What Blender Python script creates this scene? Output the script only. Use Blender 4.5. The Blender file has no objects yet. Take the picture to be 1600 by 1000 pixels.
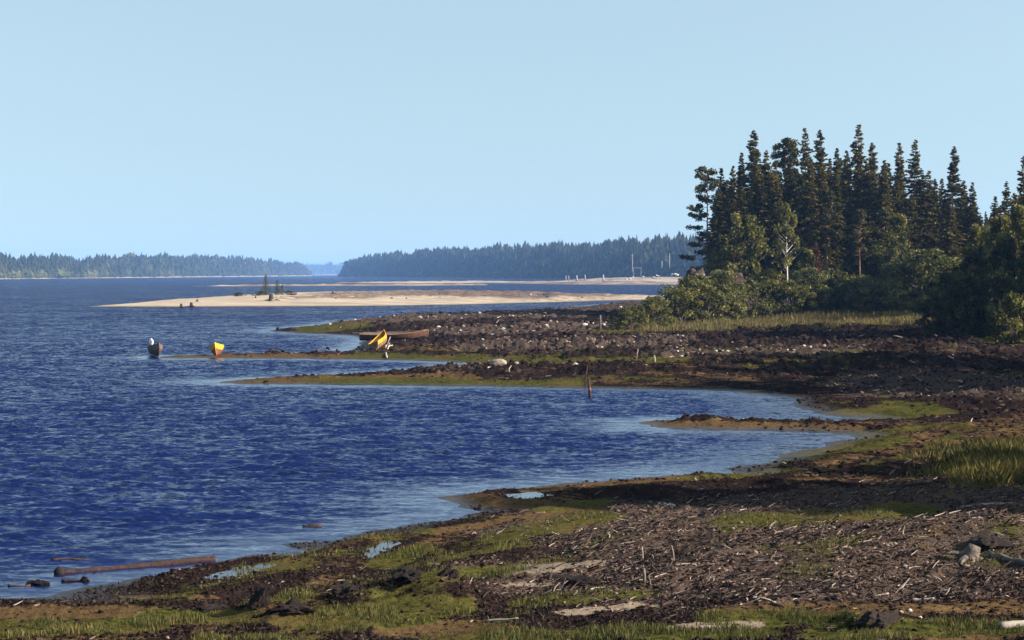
import bpy, math, random
import numpy as np

# ------------------------------------------------------------------ camera, sky, sun, exposure
SC = bpy.context.scene
COL = SC.collection
F, CX, CY, HC = 3000.0, 800.0, 500.0, 5.5          # focal length in photo pixels, centre, eye height (m)
HORIZON = 428.0
PITCH = math.atan((CY - HORIZON) / F)
cam = bpy.data.cameras.new("camera"); cam_o = bpy.data.objects.new("camera", cam); COL.objects.link(cam_o)
cam.sensor_width = 36.0; cam.lens = F / 1600.0 * 36.0
cam.clip_start = 0.5; cam.clip_end = 30000.0
cam_o.location = (0, 0, HC); cam_o.rotation_euler = (math.pi / 2 - PITCH, 0, 0)
SC.camera = cam_o

SUN_ELEV = math.radians(25.0)
SUN_AZ = math.radians(105.0)                         # clockwise from +Y: the sun stands to the right
world = bpy.data.worlds.new("World"); SC.world = world; world.use_nodes = True
wn = world.node_tree
sky = wn.nodes.new("ShaderNodeTexSky"); sky.sky_type = 'NISHITA'; sky.sun_disc = False
sky.sun_elevation = SUN_ELEV; sky.sun_rotation = SUN_AZ
sky.altitude = 0.0; sky.air_density = 2.0; sky.dust_density = 1.8; sky.ozone_density = 1.2
_tc = wn.nodes.new("ShaderNodeTexCoord"); _ad = wn.nodes.new("ShaderNodeVectorMath"); _ad.operation = 'ADD'; _ad.inputs[1].default_value = (0, 0, 0.40)
_nm = wn.nodes.new("ShaderNodeVectorMath"); _nm.operation = 'NORMALIZE'       # flatter horizon: pale blue as low as the eye sees
wn.links.new(_tc.outputs["Generated"], _ad.inputs[0]); wn.links.new(_ad.outputs[0], _nm.inputs[0]); wn.links.new(_nm.outputs[0], sky.inputs[0])
wn.nodes["Background"].inputs[1].default_value = 0.088
wn.links.new(sky.outputs[0], wn.nodes["Background"].inputs[0])
sun = bpy.data.lights.new("sun", 'SUN'); sun.energy = 5.0; sun.angle = math.radians(0.5); sun.color = (1.0, 0.90, 0.76)
sun_o = bpy.data.objects.new("sun", sun); COL.objects.link(sun_o)
sun_o.rotation_euler = (math.pi / 2 - SUN_ELEV, 0, math.pi - SUN_AZ)
SC.view_settings.view_transform = 'Standard'; SC.view_settings.look = 'None'
SC.view_settings.exposure = 1.6; SC.view_settings.gamma = 1.0; SC.view_settings.use_curve_mapping = False
SC.render.engine = 'CYCLES'
SC.cycles.use_denoising = True
SC.cycles.denoising_input_passes = 'RGB_ALBEDO_NORMAL'; SC.cycles.denoising_prefilter = 'ACCURATE'
SC.cycles.max_bounces = 6; SC.cycles.diffuse_bounces = 2; SC.cycles.glossy_bounces = 3
SC.cycles.transmission_bounces = 2; SC.cycles.volume_bounces = 0; SC.cycles.transparent_max_bounces = 6
SC.cycles.caustics_reflective = False; SC.cycles.caustics_refractive = False

RNG = np.random.default_rng(7)
random.seed(7)

# ------------------------------------------------------------------ measuring helpers
cp, sp = math.cos(PITCH), math.sin(PITCH)
def unproj(px, py, z=0.0):
    px = np.asarray(px, float); py = np.asarray(py, float)
    xc = (px - CX) / F; yc = -(py - CY) / F
    dx = xc; dy = cp + yc * sp; dz = -sp + yc * cp
    t = (z - HC) / dz
    return dx * t, dy * t
def proj(X, Y, Z):
    dz = Z - HC
    f = Y * cp - dz * sp; u = Y * sp + dz * cp
    return CX + F * X / f, CY - F * u / f
def at_dist(px, py, d):
    """the point seen at a pixel, d metres ahead"""
    xc = (px - CX) / F; yc = -(py - CY) / F
    dy = cp + yc * sp; dz = -sp + yc * cp
    return xc * d / dy, d, HC + dz * d / dy

_T = np.random.default_rng(3).random((256, 256))
def vnoise(x, y, seed=0):
    x = np.asarray(x, float) + seed * 17.31; y = np.asarray(y, float) + seed * 9.77
    xi = np.floor(x); yi = np.floor(y); fx = x - xi; fy = y - yi
    fx = fx * fx * (3 - 2 * fx); fy = fy * fy * (3 - 2 * fy)
    a = xi.astype(np.int64) & 255; b = yi.astype(np.int64) & 255
    a1 = (a + 1) & 255; b1 = (b + 1) & 255
    return (_T[a, b] * (1 - fx) + _T[a1, b] * fx) * (1 - fy) + (_T[a, b1] * (1 - fx) + _T[a1, b1] * fx) * fy
def fbm(x, y, octv=4, seed=0):
    r = 0; a = 0.5; s = 0
    for i in range(octv):
        r = r + a * vnoise(x, y, seed + i * 5); s += a
        x = x * 2.03; y = y * 2.03; a *= 0.5
    return r / s
def sstep(a, b, x):
    t = np.clip((x - a) / (b - a), 0, 1); return t * t * (3 - 2 * t)

def poly_sd(X, Y, P):
    """signed distance to a closed polygon, positive inside"""
    X = np.asarray(X, float).ravel(); Y = np.asarray(Y, float).ravel()
    best = np.full(X.shape, 1e18); inside = np.zeros(X.shape, bool)
    n = len(P)
    for i in range(n):
        x0, y0 = P[i]; x1, y1 = P[(i + 1) % n]
        ex, ey = x1 - x0, y1 - y0; L = ex * ex + ey * ey + 1e-12
        t = np.clip(((X - x0) * ex + (Y - y0) * ey) / L, 0, 1)
        d = (X - x0 - t * ex) ** 2 + (Y - y0 - t * ey) ** 2
        np.minimum(best, d, out=best)
        if y0 != y1:
            c = ((y0 > Y) != (y1 > Y)) & (X < (x1 - x0) * (Y - y0) / (y1 - y0) + x0)
            inside ^= c
    d = np.sqrt(best)
    return np.where(inside, d, -d)

# ------------------------------------------------------------------ mesh helpers
def mesh_np(name, V, Fq, mat=None, smooth=False, attrs=None):
    """numpy verts (N,3) and faces (M,k) to a mesh"""
    V = np.ascontiguousarray(V, np.float32); Fq = np.ascontiguousarray(Fq, np.int32)
    m = bpy.data.meshes.new(name); k = Fq.shape[1]
    m.vertices.add(len(V)); m.vertices.foreach_set("co", V.ravel())
    m.loops.add(Fq.size); m.loops.foreach_set("vertex_index", Fq.ravel())
    m.polygons.add(len(Fq))
    m.polygons.foreach_set("loop_start", np.arange(0, Fq.size, k, dtype=np.int32))
    m.polygons.foreach_set("loop_total", np.full(len(Fq), k, np.int32))
    if smooth: m.polygons.foreach_set("use_smooth", np.ones(len(Fq), bool))
    for nm, (dom, typ, data) in (attrs or {}).items():
        a = m.attributes.new(nm, typ, dom)
        a.data.foreach_set("color" if typ == 'FLOAT_COLOR' else "value", np.ascontiguousarray(data, np.float32).ravel())
    m.update(calc_edges=True)
    if mat: m.materials.append(mat)
    return m
def mesh_py(name, V, Fs, mat=None, smooth=False):
    m = bpy.data.meshes.new(name); m.from_pydata([tuple(map(float, v)) for v in V], [], [tuple(map(int, f)) for f in Fs])
    if smooth:
        for p in m.polygons: p.use_smooth = True
    m.update()
    if mat: m.materials.append(mat)
    return m
def link(name, data, parent=None, loc=None, rot=None, scale=None):
    o = bpy.data.objects.new(name, data); COL.objects.link(o)
    if parent is not None: o.parent = parent
    if loc is not None: o.location = loc
    if rot is not None: o.rotation_euler = rot
    if scale is not None: o.scale = scale
    return o
def tag(o, label=None, cat=None, group=None, kind=None):
    if label: o["label"] = label
    if cat: o["category"] = cat
    if group: o["group"] = group
    if kind: o["kind"] = kind
    return o
def thing(name, label, cat, loc, rz=0.0, group=None, scale=None):
    o = link(name, None, None, loc, (0, 0, rz), scale); o.empty_display_size = 0.2
    return tag(o, label, cat, group)
def grid_faces(nr, nc, keep=None):
    i = np.arange(nr - 1)[:, None] * nc + np.arange(nc - 1)[None, :]
    q = np.stack([i, i + 1, i + nc + 1, i + nc], -1)
    if keep is not None: q = q[keep]
    return q.reshape(-1, 4)
def compact(V, Q, *arrs):
    used = np.unique(Q); remap = np.full(len(V), -1, np.int64); remap[used] = np.arange(len(used))
    return (V[used], remap[Q]) + tuple(a[used] for a in arrs)

# ------------------------------------------------------------------ materials
def new_mat(name):
    m = bpy.data.materials.new(name); m.use_nodes = True
    nt = m.node_tree; return m, nt, nt.nodes["Principled BSDF"]
def N(nt, typ, **kw):
    n = nt.nodes.new(typ)
    for k, v in kw.items():
        if k.startswith("i_"):
            key = k[2:]; key = int(key) if key.isdigit() else key.replace("_", " ")
            n.inputs[key].default_value = v
        else: setattr(n, k, v)
    return n
def mixc(nt, fac, a, b, blend='MIX'):
    n = nt.nodes.new("ShaderNodeMix"); n.data_type = 'RGBA'; n.blend_type = blend
    for s, v in ((0, fac), (6, a), (7, b)):
        if isinstance(v, (float, int)): n.inputs[s].default_value = v
        elif isinstance(v, tuple): n.inputs[s].default_value = (*v, 1.0) if len(v) == 3 else v
        else: nt.links.new(v, n.inputs[s])
    return n.outputs[2]
def rng(nt, v, a, b, c=0.0, d=1.0):
    n = nt.nodes.new("ShaderNodeMapRange"); nt.links.new(v, n.inputs[0])
    for i, x in enumerate((a, b, c, d)): n.inputs[i + 1].default_value = x
    return n.outputs[0]
def math_n(nt, op, a, b=None):
    n = nt.nodes.new("ShaderNodeMath"); n.operation = op
    for i, v in enumerate((a, b)):
        if v is None: continue
        if isinstance(v, (float, int)): n.inputs[i].default_value = v
        else: nt.links.new(v, n.inputs[i])
    return n.outputs[0]
def noise_n(nt, scale, detail=5, rough=0.6, vec=None, kind="Object"):
    n = N(nt, "ShaderNodeTexNoise", i_Scale=scale, i_Detail=detail, i_Roughness=rough)
    if vec is None:
        tc = nt.nodes.new("ShaderNodeTexCoord"); vec = tc.outputs[kind]
    nt.links.new(vec, n.inputs["Vector"]); return n.outputs["Fac"]

def mat_mottled(name, c1, c2, scale=6.0, rough=0.85, bump=0.4, spec=0.2, bscale=None, objrand=0.0):
    m, nt, b = new_mat(name)
    f = noise_n(nt, scale); col = mixc(nt, rng(nt, f, 0.35, 0.65), c1, c2)
    if objrand:
        oi = nt.nodes.new("ShaderNodeObjectInfo")
        hs = N(nt, "ShaderNodeHueSaturation"); nt.links.new(col, hs.inputs["Color"])
        nt.links.new(rng(nt, oi.outputs["Random"], 0, 1, 1 - objrand, 1 + objrand), hs.inputs["Value"]); col = hs.outputs[0]
    nt.links.new(col, b.inputs["Base Color"])
    b.inputs["Roughness"].default_value = rough; b.inputs["Specular IOR Level"].default_value = spec
    if bump:
        bp = N(nt, "ShaderNodeBump", i_Strength=bump, i_Distance=0.03)
        nt.links.new(noise_n(nt, bscale or scale * 4), bp.inputs["Height"]); nt.links.new(bp.outputs[0], b.inputs["Normal"])
    return m
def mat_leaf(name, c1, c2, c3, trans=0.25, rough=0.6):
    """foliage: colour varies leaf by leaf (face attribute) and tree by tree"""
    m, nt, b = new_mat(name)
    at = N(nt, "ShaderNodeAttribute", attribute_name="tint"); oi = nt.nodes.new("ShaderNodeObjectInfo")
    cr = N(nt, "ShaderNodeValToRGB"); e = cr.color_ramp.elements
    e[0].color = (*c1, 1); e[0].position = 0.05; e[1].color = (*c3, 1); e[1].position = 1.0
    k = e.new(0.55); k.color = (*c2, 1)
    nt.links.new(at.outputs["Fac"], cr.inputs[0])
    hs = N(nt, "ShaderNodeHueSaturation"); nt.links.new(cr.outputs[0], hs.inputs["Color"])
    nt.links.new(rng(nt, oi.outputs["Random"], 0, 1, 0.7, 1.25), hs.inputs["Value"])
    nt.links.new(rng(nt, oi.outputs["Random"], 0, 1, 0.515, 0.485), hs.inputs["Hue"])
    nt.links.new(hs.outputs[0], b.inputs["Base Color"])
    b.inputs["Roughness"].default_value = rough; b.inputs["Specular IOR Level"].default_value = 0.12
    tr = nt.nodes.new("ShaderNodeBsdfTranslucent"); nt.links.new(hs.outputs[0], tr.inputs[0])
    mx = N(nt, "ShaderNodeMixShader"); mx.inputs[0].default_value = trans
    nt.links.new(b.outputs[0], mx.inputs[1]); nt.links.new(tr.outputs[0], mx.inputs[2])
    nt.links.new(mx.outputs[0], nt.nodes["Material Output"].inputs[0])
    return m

M = {}
M['spruce'] = mat_leaf("spruce_needles", (0.018, 0.017, 0.005), (0.076, 0.066, 0.016), (0.185, 0.145, 0.034), 0.25)
M['pine'] = mat_leaf("pine_needles", (0.014, 0.016, 0.006), (0.042, 0.043, 0.013), (0.10, 0.088, 0.026), 0.15)
M['birch'] = mat_leaf("birch_leaves", (0.024, 0.028, 0.006), (0.072, 0.075, 0.016), (0.16, 0.145, 0.034), 0.32)
M['willow'] = mat_leaf("willow_leaves", (0.032, 0.036, 0.010), (0.092, 0.094, 0.025), (0.19, 0.175, 0.050), 0.3)
M['alder'] = mat_leaf("alder_leaves", (0.009, 0.012, 0.004), (0.027, 0.034, 0.008), (0.075, 0.080, 0.018), 0.24)
M['far'] = mat_leaf("far_forest_needles", (0.010, 0.014, 0.007), (0.024, 0.028, 0.011), (0.070, 0.074, 0.024), 0.05)
M['dead'] = mat_leaf("dead_needles", (0.05, 0.022, 0.012), (0.10, 0.045, 0.022), (0.15, 0.07, 0.03), 0.15)
M['bark'] = mat_mottled("spruce_bark", (0.07, 0.05, 0.04), (0.14, 0.10, 0.08), 3, 0.9, 0.6)
M['pinebark'] = mat_mottled("pine_bark", (0.16, 0.075, 0.04), (0.26, 0.13, 0.07), 3, 0.85, 0.5)
M['birchbark'] = mat_mottled("birch_bark", (0.60, 0.56, 0.50), (0.28, 0.25, 0.22), 2.2, 0.7, 0.2)
M['driftwood'] = mat_mottled("weathered_wood", (0.20, 0.16, 0.135), (0.085, 0.065, 0.055), 7, 0.85, 0.5, objrand=0.35)
M['darkwood'] = mat_mottled("wet_wood", (0.022, 0.014, 0.011), (0.05, 0.031, 0.024), 9, 0.75, 0.6, objrand=0.3)
M['redlog'] = mat_mottled("wet_red_bark", (0.012, 0.006, 0.005), (0.046, 0.022, 0.016), 14, 0.7, 0.9)
M['peat'] = mat_mottled("peat_turf", (0.006, 0.004, 0.0038), (0.026, 0.016, 0.0135), 8, 0.95, 1.0, objrand=0.3)
M['stone'] = mat_mottled("shore_stone", (0.26, 0.21, 0.17), (0.15, 0.125, 0.105), 5, 0.85, 0.5, objrand=0.3)
M['whitestone'] = mat_mottled("pale_stone", (0.46, 0.42, 0.37), (0.28, 0.25, 0.22), 5, 0.8, 0.4, objrand=0.25)
M['greywood'] = mat_mottled('grey_stump_wood', (0.15, 0.125, 0.105), (0.045, 0.035, 0.03), 9, 0.9, 1.0)
M['rubble'] = mat_mottled('turf_rubble', (0.012, 0.008, 0.007), (0.075, 0.05, 0.04), 1.8, 0.95, 1.0)
M['whitewood'] = mat_mottled("bleached_wood", (0.33, 0.285, 0.24), (0.19, 0.16, 0.135), 6, 0.8, 0.3, objrand=0.15)

def stick_mat(name, c1, c2, c3):
    m, nt, b = new_mat(name)
    at = N(nt, "ShaderNodeAttribute", attribute_name="tint")
    cr = N(nt, "ShaderNodeValToRGB"); e = cr.color_ramp.elements
    e[0].color = (*c1, 1); e[1].color = (*c3, 1); e[1].position = 1.0
    k = e.new(0.6); k.color = (*c2, 1)
    nt.links.new(at.outputs["Fac"], cr.inputs[0]); nt.links.new(cr.outputs[0], b.inputs["Base Color"])
    b.inputs["Roughness"].default_value = 0.9; b.inputs["Specular IOR Level"].default_value = 0.03
    return m
M['litter'] = stick_mat("litter_wood", (0.014, 0.009, 0.008), (0.085, 0.060, 0.050), (0.34, 0.275, 0.23))
M['clod'] = stick_mat("peat_clod", (0.006, 0.004, 0.004), (0.023, 0.0145, 0.0125), (0.18, 0.13, 0.105))
M['grass'] = mat_leaf("grass_blades", (0.026, 0.033, 0.009), (0.066, 0.066, 0.018), (0.15, 0.112, 0.040), 0.3)
M['goldgrass'] = mat_leaf("golden_grass_blades", (0.055, 0.054, 0.017), (0.11, 0.090, 0.030), (0.21, 0.115, 0.045), 0.3)
M['reed'] = mat_leaf("reed_blades", (0.034, 0.036, 0.010), (0.105, 0.084, 0.020), (0.24, 0.16, 0.042), 0.3)
M['stubble'] = mat_leaf('dead_root_stubble', (0.008, 0.005, 0.0045), (0.026, 0.016, 0.012), (0.10, 0.066, 0.042), 0.1)
# ------------------------------------------------------------------ ground material
def make_ground_mat():
    m, nt, b = new_mat("shore_ground")
    geo = nt.nodes.new("ShaderNodeNewGeometry"); pos = geo.outputs["Position"]
    at = N(nt, "ShaderNodeAttribute", attribute_name="mask")
    sep = nt.nodes.new("ShaderNodeSeparateColor"); nt.links.new(at.outputs["Color"], sep.inputs[0])
    n1 = noise_n(nt, 1.3, 6, 0.62, pos); n2 = noise_n(nt, 6.0, 5, 0.65, pos); n3 = noise_n(nt, 0.35, 4, 0.5, pos); n4 = noise_n(nt, 19.0, 3, 0.7, pos)
    peat = mixc(nt, rng(nt, n2, 0.35, 0.68), (0.0050, 0.0034, 0.0034), (0.024, 0.0150, 0.0135))
    peat = mixc(nt, rng(nt, n4, 0.58, 0.72, 0, 0.55), peat, (0.085, 0.060, 0.050))
    def over(base, mask, col, nz, w=0.35):
        mm = math_n(nt, 'ADD', mask, math_n(nt, 'ADD', math_n(nt, 'MULTIPLY', math_n(nt, 'SUBTRACT', nz, 0.5), 1.7), math_n(nt, 'MULTIPLY', math_n(nt, 'SUBTRACT', n2, 0.5), 1.3)))
        return mixc(nt, rng(nt, mm, 0.5 - w * 0.5, 0.5 + w * 0.5), base, col)
    litter = mixc(nt, rng(nt, n4, 0.38, 0.62), (0.014, 0.0095, 0.0085), (0.105, 0.074, 0.058))
    litter = mixc(nt, rng(nt, n2, 0.45, 0.7, 0, 0.7), litter, (0.024, 0.017, 0.0145))
    moss = mixc(nt, rng(nt, n2, 0.35, 0.65), (0.018, 0.020, 0.005), (0.066, 0.064, 0.016))
    moss = mixc(nt, rng(nt, n3, 0.45, 0.65, 0, 0.6), moss, (0.08, 0.054, 0.022))
    rust = mixc(nt, rng(nt, n2, 0.35, 0.65), (0.048, 0.029, 0.014), (0.096, 0.060, 0.029))
    sand = mixc(nt, rng(nt, n2, 0.3, 0.7), (0.19, 0.15, 0.11), (0.13, 0.10, 0.075))
    c = over(peat, sep.outputs["Blue"], litter, n1)
    c = over(c, sep.outputs["Green"], rust, n1)
    c = over(c, sep.outputs["Red"], moss, n1)
    c = over(c, at.outputs["Alpha"], sand, n1)
    # wet, darker rim close to the water level
    xyz = nt.nodes.new("ShaderNodeSeparateXYZ"); nt.links.new(pos, xyz.inputs[0])
    wet = rng(nt, xyz.outputs["Z"], 0.02, 0.10)
    c = mixc(nt, wet, mixc(nt, 0.55, c, (0.018, 0.013, 0.010)), c)
    nt.links.new(c, b.inputs["Base Color"])
    nt.links.new(rng(nt, xyz.outputs["Z"], 0.02, 0.10, 0.45, 0.92), b.inputs["Roughness"])
    nt.links.new(rng(nt, xyz.outputs["Z"], 0.02, 0.10, 0.25, 0.0), b.inputs["Specular IOR Level"])
    bp = N(nt, "ShaderNodeBump", i_Strength=0.9, i_Distance=0.06)
    nt.links.new(math_n(nt, 'ADD', n2, math_n(nt, 'MULTIPLY', n4, 0.5)), bp.inputs["Height"])
    nt.links.new(bp.outputs[0], b.inputs["Normal"])
    return m
M['ground'] = make_ground_mat()

def make_water_mat():
    m, nt, b = new_mat("lake_water")
    geo = nt.nodes.new("ShaderNodeNewGeometry"); pos = geo.outputs["Position"]
    mp = N(nt, "ShaderNodeMapping"); mp.inputs["Scale"].default_value = (0.5, 1.0, 1.0)
    mp.inputs["Rotation"].default_value = (0, 0, math.radians(8)); nt.links.new(pos, mp.inputs[0])
    at = N(nt, "ShaderNodeAttribute", attribute_name="chop")
    gust = noise_n(nt, 0.03, 4, 0.6, mp.outputs[0])
    def vm(op, a, bb):
        n = nt.nodes.new("ShaderNodeVectorMath"); n.operation = op
        for i, v in enumerate((a, bb)):
            if isinstance(v, tuple): n.inputs[i].default_value = v
            else: nt.links.new(v, n.inputs[i])
        return n
    tot = None
    for scale, amp in WATER_RIPPLES:                  # facet slopes of the chop, from metre waves to ripples
        n = N(nt, "ShaderNodeTexNoise", i_Scale=scale, i_Detail=2.0, i_Roughness=0.6); nt.links.new(mp.outputs[0], n.inputs["Vector"])
        v = vm('MULTIPLY', vm('SUBTRACT', n.outputs["Color"], (0.5, 0.5, 0.5)).outputs[0], (amp, amp * 1.25, 0.0)).outputs[0]
        tot = v if tot is None else vm('ADD', tot, v).outputs[0]
    st = math_n(nt, 'MULTIPLY', at.outputs["Fac"], rng(nt, gust, 0.3, 0.7, 0.8, 1.2))
    sc = nt.nodes.new("ShaderNodeVectorMath"); sc.operation = 'SCALE'; nt.links.new(tot, sc.inputs[0]); nt.links.new(st, sc.inputs["Scale"])
    lee = nt.nodes.new("ShaderNodeVectorMath"); lee.operation = 'SCALE'; lee.inputs[0].default_value = WATER_LEE; nt.links.new(at.outputs["Fac"], lee.inputs["Scale"])   # waves run towards the shore: steep front faces
    nn = vm('NORMALIZE', vm('ADD', vm('ADD', sc.outputs[0], lee.outputs[0]).outputs[0], geo.outputs["Normal"]).outputs[0], (0, 0, 0)).outputs[0]
    nt.links.new(nn, b.inputs["Normal"])
    b.inputs["Base Color"].default_value = (*WATER_BODY, 1)
    b.inputs["Roughness"].default_value = 0.10; b.inputs["IOR"].default_value = 1.33; b.inputs["Specular IOR Level"].default_value = 0.25
    return m
WATER_LEE = (0.03, -0.33, 0.0)
WATER_RIPPLES = [(0.25, 0.35), (0.9, 0.8), (3.2, 1.5), (11.0, 2.2)]
WATER_BODY = (0.0034, 0.0092, 0.049)
M['water'] = make_water_mat()
def make_puddle_mat():
    m, nt, b = new_mat("still_water")
    b.inputs["Base Color"].default_value = (0.02, 0.022, 0.025, 1); b.inputs["Roughness"].default_value = 0.05; b.inputs["IOR"].default_value = 1.33
    bp = N(nt, "ShaderNodeBump", i_Strength=0.08, i_Distance=0.05); nt.links.new(noise_n(nt, 4.0), bp.inputs["Height"]); nt.links.new(bp.outputs[0], b.inputs["Normal"])
    return m
M['puddle'] = make_puddle_mat()

def make_sand_mat():
    m, nt, b = new_mat("sandbar_sand")
    geo = nt.nodes.new("ShaderNodeNewGeometry"); pos = geo.outputs["Position"]
    at = N(nt, "ShaderNodeAttribute", attribute_name="scrub")
    n1 = noise_n(nt, 0.14, 5, 0.65, pos); n2 = noise_n(nt, 0.7, 4, 0.65, pos)
    mpp = N(nt, 'ShaderNodeMapping'); mpp.inputs['Scale'].default_value = (0.05, 0.42, 0.4); nt.links.new(pos, mpp.inputs[0]); n3 = noise_n(nt, 1.0, 6, 0.7, mpp.outputs[0])
    sand = mixc(nt, rng(nt, n3, 0.38, 0.64), (0.37, 0.30, 0.215), (0.20, 0.16, 0.125))
    brown = mixc(nt, rng(nt, n2, 0.35, 0.65), (0.045, 0.027, 0.022), (0.16, 0.11, 0.085))
    mm = math_n(nt, 'ADD', at.outputs["Fac"], math_n(nt, 'MULTIPLY', math_n(nt, 'SUBTRACT', n2, 0.5), 1.8))
    c = mixc(nt, rng(nt, mm, 0.4, 0.6), sand, brown)
    xyz = nt.nodes.new("ShaderNodeSeparateXYZ"); nt.links.new(pos, xyz.inputs[0])
    c = mixc(nt, rng(nt, xyz.outputs["Z"], 0.03, 0.14), (0.12, 0.11, 0.07), c)
    nt.links.new(c, b.inputs["Base Color"]); b.inputs["Roughness"].default_value = 0.95; b.inputs["Specular IOR Level"].default_value = 0.1
    return m
M['sand'] = make_sand_mat()

# ------------------------------------------------------------------ the main shore: outline at the water level, measured in the photograph
OUT = [(-700, 1010), (-300, 962), (-60, 940), (40, 938), (95, 935), (110, 926), (155, 915), (205, 912), (215, 903), (290, 898), (310, 893),
       (330, 888), (400, 866), (452, 862), (440, 850), (520, 845), (575, 832), (640, 820), (700, 812), (748, 799), (722, 795), (700, 783), (715, 774),
       (800, 764), (900, 754), (1000, 746), (1080, 741), (1150, 741), (1120, 733), (1190, 722), (1255, 702), (1300, 692),
       (1338, 684), (1290, 677), (1180, 673), (1060, 670), (1005, 668), (1003, 660), (1060, 657), (1180, 658), (1290, 661),
       (1385, 660), (1345, 655), (1290, 648), (1262, 640), (1238, 632), (1232, 622), (1170, 613), (1100, 608), (1000, 606),
       (920, 605), (750, 603), (600, 602), (450, 601), (380, 600), (340, 597), (400, 592), (500, 588), (620, 580), (690, 574), (725, 569),
       (690, 565), (600, 563), (480, 561), (350, 560), (262, 560), (232, 558.5), (262, 556.5), (350, 555.5), (480, 553.5), (560, 550), (545, 546),
       (570, 540), (572, 530), (540, 524), (470, 521), (418, 517.5), (440, 513.5), (490, 509), (520, 503.5), (600, 497), (700, 492.5), (800, 488),
       (870, 484), (930, 477), (1000, 472), (1060, 467), (1130, 462), (1700, 456), (3200, 456), (6500, 600), (9000, 1600), (2200, 4200), (-1800, 4200)]
_ox, _oy = unproj([p[0] for p in OUT], [p[1] for p in OUT], 0.0)
POLY = np.stack([_ox, _oy], 1)

# places in the photograph where the ground cover changes: (channel, polyline, half height, strength)
MOSS, RUST, LIT, SAND = 0, 1, 2, 3
STROKES = [
    (RUST, [(-80, 960), (200, 958)], 13, 1.0), (MOSS, [(-80, 990), (210, 978)], 15, 0.9), (MOSS, [(270, 965), (372, 966)], 15, 1.0),
    (MOSS, [(400, 940), (470, 935)], 7, 0.75), (MOSS, [(480, 975), (660, 950)], 20, 0.95), (RUST, [(640, 990), (760, 985)], 12, 0.9), (MOSS, [(330, 1000), (480, 998)], 8, 0.7),
    (MOSS, [(380, 898), (470, 884)], 6, 0.95), (MOSS, [(600, 885), (645, 862)], 9, 0.8), (MOSS, [(690, 903), (785, 895)], 9, 1.0),
    (MOSS, [(700, 874), (810, 852)], 6, 0.85), (MOSS, [(790, 842), (945, 808)], 8, 1.0), (RUST, [(670, 832), (930, 795)], 5, 0.95),
    (RUST, [(715, 783), (840, 790)], 9, 1.0), (MOSS, [(850, 796), (940, 786)], 6, 0.9), (RUST, [(830, 762), (1070, 748)], 6, 0.9), (MOSS, [(1070, 750), (1250, 735)], 5, 0.7),
    (MOSS, [(560, 850), (660, 832)], 4, 0.6), (RUST, [(200, 935), (330, 933)], 4, 0.7), (MOSS, [(420, 872), (480, 862)], 5, 0.7),
    (LIT, [(960, 825), (1250, 870)], 45, 0.95), (LIT, [(1100, 830), (1700, 860)], 62, 0.95), (LIT, [(1000, 905), (1380, 915)], 42, 0.9), (LIT, [(1250, 780), (1700, 775)], 20, 0.8),
    (LIT, [(800, 900), (1000, 930)], 30, 0.55), (SAND, [(800, 893), (930, 882)], 7, 0.9), (SAND, [(890, 958), (1010, 950)], 6, 0.9), (SAND, [(1060, 981), (1175, 978)], 5, 1.0),
    (SAND, [(800, 917), (850, 917)], 4, 0.7), (MOSS, [(820, 945), (1010, 930)], 7, 0.75),
    (MOSS, [(1150, 818), (1420, 800)], 12, 0.85), (MOSS, [(1180, 862), (1250, 858)], 7, 0.6), (RUST, [(1150, 955), (1700, 950)], 14, 0.75), (MOSS, [(1150, 970), (1700, 985)], 16, 0.7), (MOSS, [(990, 998), (1180, 992)], 9, 1.0),
    (MOSS, [(1300, 996), (1470, 988)], 12, 1.0), (MOSS, [(760, 1000), (1000, 990)], 14, 0.75), (RUST, [(1480, 1000), (1700, 985)], 12, 0.8),
    (RUST, [(1330, 700), (1700, 660)], 25, 0.55), (MOSS, [(1310, 650), (1400, 645)], 9, 1.0), (MOSS, [(1400, 634), (1460, 642)], 7, 0.9), (MOSS, [(1180, 720), (1400, 690)], 7, 0.7), (RUST, [(1240, 645), (1300, 655)], 5, 0.7),
    (LIT, [(1380, 600), (1700, 610)], 22, 0.7), (MOSS, [(1250, 690), (1430, 668)], 6, 0.65),
    (RUST, [(1000, 664), (1330, 668)], 6, 0.9), (RUST, [(330, 597), (720, 590)], 8, 0.75), (MOSS, [(480, 594), (900, 600)], 6, 0.75), (RUST, [(225, 558), (560, 557)], 4, 0.8),
    (MOSS, [(560, 556), (900, 566)], 6, 0.8), (MOSS, [(480, 515), (560, 510)], 6, 0.85), (LIT, [(500, 503), (900, 494)], 6, 1.0), (LIT, [(700, 520), (1060, 507)], 7, 0.9),
    (LIT, [(740, 545), (1050, 536)], 9, 0.8), (LIT, [(1050, 556), (1330, 548)], 7, 0.85), (MOSS, [(900, 566), (1060, 564)], 5, 0.9), (LIT, [(900, 484), (1040, 476)], 6, 0.7),
    (MOSS, [(900, 521), (1130, 516)], 4, 0.7), (MOSS, [(1040, 503), (1160, 497), (1450, 497)], 13, 1.3), (MOSS, [(1050, 498), (1500, 485)], 20, 0.9),
    (RUST, [(600, 545), (700, 548)], 6, 0.5), (MOSS, [(1560, 530), (1700, 540)], 10, 0.8),
]
def stroke_dist(px, py, pts, kx=0.22):
    best = np.full(px.shape, 1e9)
    for (x0, y0), (x1, y1) in zip(pts[:-1], pts[1:]):
        ex, ey = (x1 - x0) * kx, y1 - y0; L = ex * ex + ey * ey + 1e-9
        qx, qy = (px - x0) * kx, py - y0
        t = np.clip((qx * ex + qy * ey) / L, 0, 1)
        np.minimum(best, np.hypot(qx - t * ex, qy - t * ey), out=best)
    return best
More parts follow.
